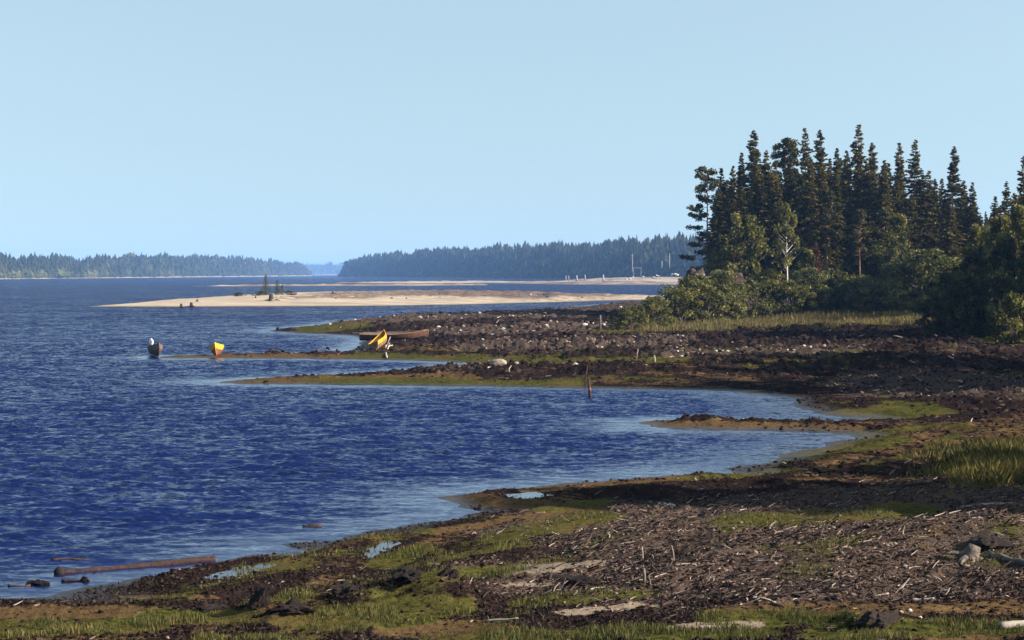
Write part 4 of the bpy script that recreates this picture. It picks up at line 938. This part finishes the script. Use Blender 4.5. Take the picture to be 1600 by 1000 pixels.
# ------------------------------------------------------------------ rowing boats
def boat_paint(name, c, rough=0.5): return mat_mottled(name, c, tuple(x * 0.55 for x in c), 4, rough + 0.15, 0.3, 0.3)
PAINT = {'dark': boat_paint("tarred_hull", (0.05, 0.04, 0.035)), 'brown': boat_paint("brown_hull", (0.12, 0.055, 0.035)), 'redbrown': boat_paint("red_brown_hull", (0.19, 0.05, 0.035)),
         'yellow': boat_paint("yellow_paint", (0.62, 0.36, 0.02), 0.4), 'orange': boat_paint("orange_yellow_paint", (0.60, 0.27, 0.015), 0.45), 'grey': boat_paint("grey_brown_wood", (0.13, 0.10, 0.08)), 'white': boat_paint("white_cowling", (0.82, 0.82, 0.80), 0.35), 'tan': boat_paint("bare_plank", (0.22, 0.125, 0.07)), 'black': boat_paint("black_rubber", (0.02, 0.02, 0.02))}
def boat(label, loc, heading, paint, L=4.6, B=1.4, D=0.48, roll=0.0, pitch=0.0, group="rowing boats on the shore"):
    """x forward; hull of four strakes a side, own top strake, gunwale, stem, transom, thwarts"""
    t = thing("rowing_boat", label, "boat", loc, heading, group); t.rotation_euler = (roll, pitch, heading)
    ns, nu = 15, 9
    S = np.linspace(0, 1, ns)
    hb_ = B / 2 * (1 - np.clip((S - 0.35) / 0.65, 0, 1) ** 2.4) * (0.78 + 0.22 * np.clip(S / 0.35, 0, 1)); hb_[-1] = 0.015
    sheer = D + 0.36 * S ** 2.6 + 0.06 * (1 - S) ** 2; keel = 0.32 * np.clip((S - 0.78) / 0.22, 0, 1) ** 2
    xs = (S - 0.5) * L + 0.18 * S ** 4
    def pt(i, u, side, off=0.0):
        step = 0.012 * (u * 4 % 1.0)
        y = max(0.0, hb_[i] * u ** 0.55 - off); z = keel[i] + (sheer[i] - keel[i]) * u ** 1.35 + off * 0.8 * (1 - u)
        return (xs[i] - (off if i == ns - 1 else 0), side * (y + step * (off == 0)), z)
    def strip(u0, u1, side, off=0.0, n=4):
        V = []; Fs = []
        us = np.linspace(u0, u1, n)
        for i in range(ns):
            for u in us: V.append(pt(i, u, side, off))
        for i in range(ns - 1):
            for j in range(n - 1):
                q = (i * n + j, i * n + j + 1, (i + 1) * n + j + 1, (i + 1) * n + j); Fs.append(q if side > 0 else q[::-1])
        return V, Fs
    V, Fs = join_vf([strip(0, 0.66, 1, n=8), strip(0, 0.66, -1, n=8)]); hull = link("hull", mesh_py("hull", V, Fs, PAINT[paint['hull']]), t)
    for sd_ in (1, -1):
        V, Fs = strip(0.66, 1.0, sd_, n=4); link("top_strake", mesh_py("top_strake", V, Fs, PAINT[paint['strake']]), t)
    V, Fs = join_vf([strip(0, 0.98, 1, 0.03, n=7), strip(0, 0.98, -1, 0.03, n=7)]); link("inner_planking", mesh_py("inner", V, [f[::-1] for f in Fs], PAINT[paint['inside']]), t)
    for sd_ in (1, -1):
        V, Fs = tube_mesh("g", [np.array(pt(i, 1.0, sd_)) + np.array([0, -sd_ * 0.012, 0.012]) for i in range(ns)], [0.028] * ns, None, 6); link("gunwale", mesh_py("gunwale", V, Fs, PAINT[paint['rail']], True), t)
    V = [pt(0, u, s_) for s_ in (1, -1) for u in np.linspace(0, 1, 7)]; V2 = [(v[0] - 0.04, v[1], v[2]) for v in V]; ring = list(range(0, 7)) + list(range(13, 7, -1))
    n = len(ring); allv = [V[i] for i in ring] + [V2[i] for i in ring]
    link("transom", mesh_py("transom", allv, [tuple(range(n)), tuple(range(2 * n - 1, n - 1, -1))] + [(i, i + n, (i + 1) % n + n, (i + 1) % n) for i in range(n)], PAINT[paint['hull']]), hull)
    V, Fs = tube_mesh("st", [(xs[-3], 0, keel[-3] - 0.02), (xs[-2] + 0.02, 0, keel[-2] - 0.01), (xs[-1] + 0.02, 0, keel[-1]), (xs[-1] + 0.05, 0, sheer[-1] * 0.75), (xs[-1] + 0.06, 0, sheer[-1] + 0.06)], [0.03, 0.032, 0.032, 0.032, 0.03], None, 6); link("stem", mesh_py("stem", V, Fs, PAINT[paint['rail']], True), hull)
    V, Fs = tube_mesh("k", [(xs[i], 0, keel[i] - 0.02) for i in range(ns - 2)], [0.03] * (ns - 2), None, 4); link("keel", mesh_py("keel", V, Fs, PAINT[paint['hull']]), hull)
    for i in (2, 6, 10):
        w = hb_[i] * 0.80; z = keel[i] + (sheer[i] - keel[i]) * 0.62; x = xs[i]
        v = [(x + a * 0.12, b * w, z + c * 0.02) for a in (-1, 1) for b in (-1, 1) for c in (-1, 1)]
        link("thwart", mesh_py("thwart", v, [(0, 1, 3, 2), (4, 6, 7, 5), (0, 4, 5, 1), (2, 3, 7, 6), (0, 2, 6, 4), (1, 5, 7, 3)], PAINT[paint['seat']]), t)
    return t
def hd(dx, dy): return math.atan2(dy, dx)
x, y = map(float, unproj(249, 557.5, 0.05)); b1 = boat("dark rowing boat beached on the thin spit, white outboard at its stern", (x - 0.6, y + 1.9, 0.06), hd(0.30, -1), dict(hull='dark', strake='grey', inside='tan', rail='brown', seat='tan'), 3.9, 1.0, 0.52)
ob = thing("outboard_motor", "white outboard motor on the stern of the dark boat", "motor", (x - 0.6 - 0.30 * 2.1 - 0.05, y + 1.9 + 2.1, 0.62), hd(0.30, -1))
cv = stone_mesh(90, PAINT['white'], 2, 1.0, 0.02)
link("cowling", cv, ob, (0, 0, 0.30), None, (0.24, 0.19, 0.26))
V, Fs = tube_mesh("sh", [(0, 0, 0.15), (-0.05, 0, -0.2), (-0.06, 0, -0.55)], [0.07, 0.06, 0.05], None, 8); link("shaft", mesh_py("shaft", V, Fs, PAINT['black'], True), ob)
V, Fs = tube_mesh("ti", [(0.1, 0, 0.2), (0.55, 0, 0.26)], [0.025, 0.02], None, 6); link("tiller", mesh_py("tiller", V, Fs, PAINT['black'], True), ob)
x, y = map(float, unproj(327, 557, 0.05)); boat("red brown rowing boat with a bright yellow top strake, bow towards us", (x + 0.25, y + 1.8, 0.05), hd(0.125, -1), dict(hull='redbrown', strake='yellow', inside='tan', rail='yellow', seat='tan'), 3.9, 1.0, 0.54, 0.10)
x0, y0, z0 = ground_px(566, 533); x1, y1, z1 = ground_px(663, 531)
boat("long brown rowing boat lying side on behind the yellow one", ((x0 + x1) / 2, (y0 + y1) / 2, (z0 + z1) / 2 + 0.02), hd(1, 0.06), dict(hull='brown', strake='brown', inside='grey', rail='tan', seat='tan'), (x1 - x0) * 0.97, 1.4, 0.46, 0.12)
x, y, z = ground_px(594, 546); boat("small boat with orange yellow inside, stern towards us, heeled over", (x, y + 1.5, z + 0.25), hd(0.25, 1), dict(hull='tan', strake='orange', inside='orange', rail='orange', seat='orange'), 2.7, 1.0, 0.45, -0.35, -0.18)
x, y, z = ground_px(602, 545); x1, _, z1 = at_dist(610, 526, y); V, Fs = tube_mesh("oar", [(0, 0, 0), ((x1 - x) * 0.5, 0, (z1 - z) * 0.5), ((x1 - x), 0, z1 - z)], [0.05, 0.03, 0.03], None, 6)
oar = thing("leaning_oar", "white oar leaning on the small yellow boat", "oar", (x, y, z)); link("loom", mesh_py("oar", V, Fs, M['whitewood'], True), oar)
V, Fs = tube_mesh("blade", [(-0.03, 0, 0), (0.08, 0, 0.3)], [0.075, 0.07], None, 6); link("blade", mesh_py("blade", V, Fs, M['whitewood'], True), oar)
for i, (a, b, c, d, lab) in enumerate([(603, 541, 612, 537, "tan plank lying right of the small yellow boat"), (604, 546, 615, 541, "second plank below the tan one by the yellow boat"), (606, 551, 612, 546, "short pale plank nearest the water by the yellow boat")]):
    lying(a, b, c, d, 0.06, M['whitewood'] if i else PAINT['tan'], lab, 80 + i, "loose_plank", "plank")
clod("sand_heap", 577, 543, 0.75, 0.7, 0.45, "grey heap of sand left of the small yellow boat", mat_mottled("wet_sand", (0.23, 0.19, 0.15), (0.16, 0.13, 0.11), 6, 0.9, 0.4), 71, 0.0, False, "heap")

# ------------------------------------------------------------------ far shore poles
def far_pole(px, py0, py1, d, w, mat, lab, name="white_pole", group=None, cross=0):
    x, y, z0 = at_dist(px, py0, d); _, _, z1 = at_dist(px, py1, d)
    parts = [tube_mesh("p", [(0, 0, -0.5), (0.1, 0, (z1 - z0) * 0.5), (0, 0, z1 - z0)], [w, w * 0.8, w * 0.45], None, 6)]
    r = np.random.default_rng(int(px))
    for k in range(cross):
        h = (z1 - z0) * (0.35 + 0.6 * r.random()); a = r.random() * 6.28; parts.append(tube_mesh("b", [(0, 0, h), (math.cos(a) * 1.2, math.sin(a) * 1.2, h + 0.5)], [w * 0.3, w * 0.1], None, 4))
    V, Fs = join_vf(parts); return single(name, V, Fs, mat, lab, "pole", (x, y, z0), (0, 0, 0), group)
bare = mat_mottled("bleached_pole", (0.30, 0.28, 0.25), (0.2, 0.185, 0.165), 2, 0.8, 0.1)
far_pole(884, 438, 430.5, 1350, 0.42, bare, "first white pole of the close pair on the far bar", group="white poles on the far bar"); far_pole(888.5, 438, 430.5, 1350, 0.42, bare, "second white pole of the close pair on the far bar", group="white poles on the far bar")
far_pole(901, 438, 430, 1350, 0.75, bare, "thickest white pole right of the close pair", group="white poles on the far bar"); far_pole(914, 437, 429, 1350, 0.5, bare, "fourth white pole along the far bar", group="white poles on the far bar"); far_pole(942.5, 438, 429, 1350, 0.7, bare, "white pole standing alone farthest right on the far bar", group="white poles on the far bar")
far_pole(988, 424, 396, 1500, 0.32, bare, "tall thin bare trunk before the headland forest", "bare_trunk", None, 6); far_pole(1046, 418, 396, 1480, 0.4, bare, "bare pale trunk at the right of the headland", "bare_trunk", None, 5); far_pole(1034, 418, 408, 1480, 0.4, bare, "short bare trunk left of the one by the wood", "bare_trunk", None, 3)
x, y, z0 = at_dist(990, 429, 1400); x1 = at_dist(1001.5, 429, 1400)[0]; zt = at_dist(990, 419, 1400)[2]
fr = thing("timber_frame", "pale open timber frame of two posts and a beam on the far shore", "frame", (x, y, z0))
for q in (0, x1 - x):
    V, Fs = tube_mesh("p", [(q, 0, -1.0), (q, 0, zt - z0)], [0.17, 0.15], None, 6); link("post", mesh_py("post", V, Fs, bare), fr)
V, Fs = tube_mesh("p", [(-0.5, 0, zt - z0 + 0.2), (x1 - x + 0.5, 0, zt - z0 + 0.2)], [0.15, 0.15], None, 6); link("beam", mesh_py("beam", V, Fs, bare), fr)
# stony foreshore under the headland, with pale boulders
island("foreshore", [(870, 439.5), (960, 440.8), (1080, 441.5), (1200, 442), (1200, 432.5), (1060, 433), (960, 435), (890, 437.5)], 4.5, 60, lambda X, Y, s, z: np.clip(0.42 + (fbm(X / 9, Y / 22, 3, 24) - 0.5) * 1.3, 0, 1), M['sand'], "stony foreshore under the right end of the headland", 120, 24, 1.6, 17)
r = np.random.default_rng(31)
for i in range(26):
    px = 955 + 105 * r.random(); py = np.interp(px, [955, 1060], [436, 427]) + r.random() * 8; x, y, z = at_dist(px, py, 1330 + 40 * r.random()); sz = 0.8 + 0.9 * r.random()
    o = link("boulder", WST[i % 4], None, (x, y, z), (0, 0, i), (sz, sz, sz * 0.8)); tag(o, "pale boulder on the stony foreshore below the headland", "boulder", "boulders of the far foreshore")
# stumps and stones on the sand bar
V, Fs = stump_mesh(9, 0.35, 1.0, 6); sm = mesh_py("stump", V, Fs, M['darkwood'], True)
for px, py, sc, lab in [(424, 475, 1.3, "dark stump at the water's edge of the sand bar"), (283, 472, 0.7, "left stump on the bare end of the sand bar"), (299, 471, 0.8, "right stump on the bare end of the sand bar"), (308, 469, 0.5, "tiny stump on the bare end of the sand bar"), (520, 460, 0.6, "stump on the middle of the sand bar crest")]:
    x, y = map(float, unproj(px, py, 0.9 if py < 473 else 0.15)); o = link("tree_stump", sm if px > 400 else sm, None, (x, y, sandz(x, y) - 0.05), (0, 0, px), (sc, sc, sc)); tag(o, lab, "stump", "stumps on the sand bar")
lx, ly = map(float, unproj(430, 474, 0.3)); V, Fs = log_mesh(77, 1.6, 0.14, 0.1, None, 0.02, 7, 6); single("pale_plank", V, Fs, M['whitewood'], "pale plank propped on the dark sand bar stump", "plank", (lx, ly, sandz(lx, ly) + 0.5), (0, -0.5, 0.2))
r = np.random.default_rng(33)
for i in range(36):
    px = 380 + 640 * r.random() ** 0.9; py = 457 + 5 * r.random() + max(0, px - 700) * 0.012; x, y = map(float, unproj(px, py, 1.5 if px < 800 else 1.1)); zz_ = sandz(x, y)
    if zz_ < 0.4: continue
    k = r.random(); sz = 0.18 + 0.3 * r.random(); o = link("turf_clod" if k < 0.6 else "stone", (STN if k > 0.6 else WST)[i % 4] if k > 0.6 else sm, None, (x, y, zz_ + 0.05), (r.random() * 2, 0, i), (sz, sz, sz))
    if k < 0.6: o.name = "tree_stump"; tag(o, "small dark stump scattered along the crest of the sand bar", "stump", "crest stumps of the sand bar")
    else: tag(o, "small stone scattered along the crest of the sand bar", "stone", "crest stones of the sand bar")

# ------------------------------------------------------------------ ground cover: clods, driftwood, stones, grass
r = np.random.default_rng(101)
def sample_px(n, x0, x1, y0, y1, zz=0.35):
    px = x0 + (x1 - x0) * r.random(n); py = y0 + (y1 - y0) * r.random(n); x, y = unproj(px, py, zz); return x, y
def ico():
    t = (1 + 5 ** 0.5) / 2
    v = np.array([(-1, t, 0), (1, t, 0), (-1, -t, 0), (1, -t, 0), (0, -1, t), (0, 1, t), (0, -1, -t), (0, 1, -t), (t, 0, -1), (t, 0, 1), (-t, 0, -1), (-t, 0, 1)], float) / 1.9
    f = np.array([(0, 11, 5), (0, 5, 1), (0, 1, 7), (0, 7, 10), (0, 10, 11), (1, 5, 9), (5, 11, 4), (11, 10, 2), (10, 7, 6), (7, 1, 8), (3, 9, 4), (3, 4, 2), (3, 2, 6), (3, 6, 8), (3, 8, 9), (4, 9, 5), (2, 4, 11), (6, 2, 10), (8, 6, 7), (9, 8, 1)]); return v, f
IV, IF = ico()
def clods(x, y, z, size, tint, name, mat, label):
    n = len(x); k = 0.55 + 0.9 * r.random((n, 12, 1)); v = IV[None] * k
    a = r.random(n) * 6.28; st = 0.7 + 0.9 * r.random(n); fl = 0.45 + 0.5 * r.random(n)
    vx = v[..., 0] * st[:, None]; vy = v[..., 1]; vz = v[..., 2] * fl[:, None]
    c, s_ = np.cos(a)[:, None], np.sin(a)[:, None]
    V = np.stack([(vx * c - vy * s_) * size[:, None] + x[:, None], (vx * s_ + vy * c) * size[:, None] + y[:, None], vz * size[:, None] + z[:, None] + 0.15 * size[:, None]], -1).reshape(-1, 3)
    Fq = (IF[None] + (np.arange(n) * 12)[:, None, None]).reshape(-1, 3); T = np.repeat(tint, 20) + 0.06 * r.normal(size=n * 20)
    o = link(name, mesh_np(name, V, Fq, mat, False, {"tint": ('FACE', 'FLOAT', np.clip(T, 0, 1))})); tag(o, label, kind="stuff"); return o
def sticks(x, y, z, L, rad, tint, az, el, name, mat, label):
    n = len(x); d = np.stack([np.cos(az) * np.cos(el), np.sin(az) * np.cos(el), np.sin(el)], 1); u = np.stack([-np.sin(az), np.cos(az), 0 * az], 1); w = np.cross(d, u)
    C = np.stack([x, y, z + rad * 0.5 + np.abs(np.sin(el)) * L * 0.42], 1); V = []
    bend = r.normal(size=n) * 0.10 * L
    for q, rr_, bb in ((-0.5, 1.0, 0), (0.0, 0.9, 1), (0.5, 0.45, 0)):
        for k in range(3):
            a = 2.1 * k; V.append(C + d * (L * q)[:, None] + u * (bend * bb)[:, None] + (u * math.cos(a) + w * math.sin(a)) * (rad * rr_)[:, None])
    V = np.stack(V, 1).reshape(-1, 3); o_ = (np.arange(n) * 9)[:, None, None]
    f = np.array([(a + k, a + (k + 1) % 3, a + 3 + (k + 1) % 3, a + 3 + k) for a in (0, 3) for k in range(3)]); Fq = (f[None] + o_).reshape(-1, 4)
    o = link(name, mesh_np(name, V, Fq, mat, False, {"tint": ('FACE', 'FLOAT', np.repeat(tint, 6))})); tag(o, label, kind="stuff"); return o
# near shore
x, y = sample_px(64000, -60, 1660, 740, 1030); z, mk, sd = ground_at(x, y, True)
keep = (sd > 0.15) & (r.random(len(x)) < np.clip(1.0 - 0.95 * mk[0] - 0.9 * mk[1] - 0.9 * mk[3], 0.04, 1)) & (z > 0.0)
x, y, z, mk = x[keep], y[keep], z[keep], mk[:, keep]
n = len(x); size = 0.012 + 0.034 * r.random(n) ** 3.0
tint = np.clip(0.30 + 0.18 * r.normal(size=n) + 0.55 * mk[2] * r.random(n), 0, 1)
k = r.random(n) < 0.7
clods(x[k], y[k], z[k], size[k], tint[k], "turf_crumbs", M['clod'], "loose crumbs of peat and turf over the near shore")
sdk = sd[keep]; strand = sstep(0.36, 0.6, fbm(x / 1.1 + y * 0.2, y / 0.6, 3, 130)) * (0.55 + 0.45 * np.sin(sdk * 2 * np.pi / 1.7 + 6 * fbm(x / 3, y / 3, 2, 131))); lit = (r.random(n) < np.clip((mk[2] * 1.25 + 0.12) * (0.25 + 0.95 * strand), 0, 1))
xs_, ys_, zs_, ml = x[lit], y[lit], z[lit], mk[2][lit]; n = len(xs_)
L = (0.04 + 0.20 * r.random(n) ** 3) * (0.7 + 0.5 * ml); sticks(xs_ + 0.05 * r.normal(size=n), ys_ + 0.1 * r.normal(size=n), zs_, L, 0.006 + 0.028 * L + 0.006 * r.random(n), np.clip(0.25 + 0.55 * r.random(n) ** 3 + 0.15 * r.normal(size=n), 0, 1), r.normal(size=n) * 0.9, np.abs(r.normal(size=n)) * 0.3, "driftwood_litter", M['litter'], "grey and brown splinters of driftwood over the shore")
# middle distance
x, y = sample_px(30000, 380, 1680, 478, 745); z, mk, sd = ground_at(x, y, True)
keep = (sd > 0.3) & (r.random(len(x)) < np.clip(1.0 - 0.95 * mk[0] - 0.7 * mk[1], 0.03, 1)) & (z < 1.5)
x, y, z, mk = x[keep], y[keep], z[keep], mk[:, keep]; n = len(x); size = (0.022 + 0.075 * r.random(n) ** 3.0) * np.clip(y / 75, 0.6, 1.8)
tint = np.clip(0.20 + 0.18 * r.normal(size=n) + 0.7 * mk[2] * (r.random(n) < 0.5), 0, 1)
clods(x, y, z, size, tint, "turf_crumbs", M['clod'], "lumps of peat and roots over the far side of the cove")
lit = r.random(n) < np.clip(mk[2] * 0.8, 0.06, 1); xs_, ys_, zs_ = x[lit], y[lit], z[lit]; n = len(xs_); L = (0.12 + 0.40 * r.random(n) ** 2.5) * np.clip(ys_ / 110, 0.3, 1.6)
sticks(xs_, ys_, zs_ + 0.03, L, 0.02 + 0.05 * L, np.clip(0.34 + 0.32 * r.normal(size=n), 0, 1), r.random(n) * 6.28, np.abs(r.normal(size=n)) * 0.3, "driftwood_litter", M['litter'], "bleached driftwood strewn over the stony point")
# the larger pieces, each its own
stick_meshes = []
for k in range(6):
    V, Fs = log_mesh(200 + k, 1.0, 0.05 + 0.015 * (k % 3), 0.025, None, 0.10, 6, 5, 0.15); stick_meshes.append(mesh_py("driftwood_stick", V, Fs, M['driftwood'] if k % 3 else M['whitewood'], True))
x, y = sample_px(700, 780, 1620, 770, 965); z, mk, sd = ground_at(x, y, True); ok = np.where((sd > 1) & (mk[2] > 0.5))[0][:120]
for j, i in enumerate(ok):
    L = 0.12 + 0.26 * r.random() ** 2
    o = link("driftwood_stick", stick_meshes[j % 6], None, (x[i], y[i], z[i] + 0.03), (0, -abs(r.normal()) * 0.25, r.random() * 6.28), (L, L * 0.75, L * 0.75)); tag(o, "weathered grey stick in the driftwood litter of the right foreground", "driftwood", "driftwood sticks of the near litter")
x, y = sample_px(900, 500, 1450, 486, 570); z, mk, sd = ground_at(x, y, True); ok = np.where((sd > 1) & (mk[2] > 0.45) & (z < 1.4))[0][:130]
for j, i in enumerate(ok):
    sz = (0.07 + 0.14 * r.random() ** 2) * min(1.5, y[i] / 130); o = link("stone", (WST if j % 3 else STN)[j % 4], None, (x[i], y[i], z[i] + 0.04), (0, 0, j * 1.3), (sz * 1.2, sz, sz)); tag(o, "bleached stone strewn over the dark stony point", "stone", "pale stones of the stony point")
# grass
def grass(x, y, z, h, w, tint, name, mat, label, lean=0.35):
    n = len(x); a = r.random(n) * 6.28; b = r.random(n) * 6.28; ln = lean * (0.3 + r.random(n)) * h
    P = np.stack([x, y, z - 0.01], 1); u = np.stack([np.cos(a), np.sin(a), 0 * a], 1) * w[:, None]; ld = np.stack([np.cos(b), np.sin(b), 0 * b], 1)
    V = np.stack([P - u, P + u, P + ld * (ln * 0.4)[:, None] + u * 0.6 + np.array([0, 0, 1])[None] * (h * 0.6)[:, None], P + ld * ln[:, None] + np.array([0, 0, 1])[None] * h[:, None]], 1).reshape(-1, 3)
    q = np.arange(n)[:, None] * 4; Fq = np.concatenate([q + np.array([[0, 1, 2]]), q + np.array([[0, 2, 3]])]); T = np.concatenate([tint, tint])
    o = link(name, mesh_np(name, V, Fq, mat, False, {"tint": ('FACE', 'FLOAT', np.clip(T, 0, 1))})); tag(o, label, kind="stuff")
x, y = sample_px(230000, -60, 1660, 775, 1030); z, mk, sd = ground_at(x, y, True)
pat = fbm(x / 0.7, y / 0.9, 3, 300)
keep = (sd > 0.4) & (r.random(len(x)) < np.clip((mk[0] + 0.25 * mk[1] - 0.35) * 1.7, 0, 1) * sstep(0.36, 0.58, pat)); x, y, z, pat = x[keep], y[keep], z[keep], pat[keep]; n = len(x); near = np.clip((60 - y) / 30, 0.25, 1)
grass(x, y, z, (0.035 + 0.10 * r.random(n) * sstep(0.45, 0.7, pat)) * (0.4 + 0.8 * near), 0.005 + 0.004 * r.random(n), 0.42 + 0.22 * r.normal(size=n) + 0.5 * (fbm(x / 1.5, y / 1.5, 2, 310) - 0.5), "shore_grass", M['grass'], "short green and yellow grass over the near shore")
x, y = sample_px(150000, -60, 1660, 735, 1030); z, mk, sd = ground_at(x, y, True)
keep = (sd > 0.1) & (z > 0.02) & (r.random(len(x)) < np.clip(0.85 - mk[0] - mk[1] - mk[3] - 0.35 * mk[2], 0.0, 1) * sstep(0.35, 0.6, fbm(x / 0.5, y / 0.7, 3, 305))); x, y, z = x[keep], y[keep], z[keep]; n = len(x)
grass(x, y, z, 0.02 + 0.07 * r.random(n) ** 2, 0.006 + 0.006 * r.random(n), 0.30 + 0.24 * r.normal(size=n), "root_stubble", M['stubble'], "dark brown stubble of dead roots over the near shore", 0.5)
x, y = sample_px(60000, 1000, 1500, 478, 515, 1.3); z, mk, sd = ground_at(x, y, True); px, py = proj(x, y, z); keep = (sd > 2) & (mk[0] > 0.55) & (py > 480) & (py < 518); x, y, z, px = x[keep], y[keep], z[keep], px[keep]; n = len(x)
grass(x, y, z, (0.12 + 0.5 * r.random(n)) * (0.4 + 1.1 * fbm(x / 2, y / 4, 3, 340)), 0.016 + 0.012 * r.random(n), 0.30 + 0.25 * r.normal(size=n) + 0.5 * (fbm(x / 3, y / 3, 2, 320) - 0.5), "golden_grass", M['goldgrass'], "golden green strip of tall grass before the wood", 0.3)
x, y = sample_px(30000, 1380, 1700, 690, 775, 0.5); z, mk, sd = ground_at(x, y, True); px, py = proj(x, y, z)
cov = sstep(1400, 1570, px + 160 * (fbm(x / 0.8, y / 1.5, 3, 5) - 0.5)) * (1 - sstep(745, 768, py + 30 * (fbm(x / 0.5, y, 2, 6) - 0.5))) * sstep(690, 705, py)
keep = (r.random(len(x)) < 0.9 * cov) & (sd > 1); x, y, z, cov = x[keep], y[keep], z[keep], cov[keep]; n = len(x)
grass(x, y, z, (0.12 + 0.42 * r.random(n)) * (0.35 + 0.65 * cov), 0.006 + 0.005 * r.random(n), 0.45 + 0.22 * r.normal(size=n) + 0.6 * (fbm(x / 1.2, y / 1.2, 2, 330) - 0.5), "reed_grass", M['reed'], "tall yellow green reeds at the right edge", 0.45)
# one yellow flower on its plant, near the bottom right
x, y, z = ground_px(1328, 972); fl = thing("flowering_plant", "low green plant with one yellow flower near the bottom right", "plant", (x, y, z))
rr = np.random.default_rng(9); V, Q, T = clump_leaves(rr, [(0.04 * rr.normal(), 0.1 * rr.normal(), 0.05 + 0.05 * rr.random()) for _ in range(12)], [0.07] * 12, [26] * 12, 0.022, 0.8); link("leaves", mesh_np("leaves", V, Q, M['grass'], False, {"tint": ('FACE', 'FLOAT', T * 0.5)}), fl)
V, Fs = tube_mesh("st", [(0.03, 0, 0), (0.06, 0, 0.1), (0.075, -0.02, 0.185)], [0.006, 0.005, 0.004], None, 5); link("stalk", mesh_py("stalk", V, Fs, M['grass']), fl)
pet = []
for k in range(8):
    a = 6.28 * k / 8; pet.append(([(0.075, -0.02, 0.19), (0.075 + 0.03 * math.cos(a - 0.3), -0.02 + 0.03 * math.sin(a - 0.3), 0.2), (0.075 + 0.042 * math.cos(a), -0.02 + 0.042 * math.sin(a), 0.205), (0.075 + 0.03 * math.cos(a + 0.3), -0.02 + 0.03 * math.sin(a + 0.3), 0.2)], [(0, 1, 2, 3)]))
V, Fs = join_vf(pet); link("blossom", mesh_py("blossom", V, Fs, PAINT['yellow']), fl)

# ------------------------------------------------------------------ air
def box(name, lo, hi, mat):
    (x0, y0, z0), (x1, y1, z1) = lo, hi
    v = [(x0, y0, z0), (x1, y0, z0), (x1, y1, z0), (x0, y1, z0), (x0, y0, z1), (x1, y0, z1), (x1, y1, z1), (x0, y1, z1)]
    f = [(0, 3, 2, 1), (4, 5, 6, 7), (0, 1, 5, 4), (1, 2, 6, 5), (2, 3, 7, 6), (3, 0, 4, 7)]
    return link(name, mesh_py(name, v, f, mat))
hm = bpy.data.materials.new("blue_haze"); hm.use_nodes = True; hm.node_tree.nodes.remove(hm.node_tree.nodes["Principled BSDF"])
pv = hm.node_tree.nodes.new("ShaderNodeVolumePrincipled"); pv.inputs["Color"].default_value = (0.24, 0.47, 0.97, 1); pv.inputs["Density"].default_value = 1.0e-4; pv.inputs["Anisotropy"].default_value = 0.0
hm.node_tree.links.new(pv.outputs[0], hm.node_tree.nodes["Material Output"].inputs["Volume"])
haze = box("haze", (-21500, -60, -4), (21500, 12500, 62), hm); tag(haze, "blue summer haze over the lake", kind="stuff")
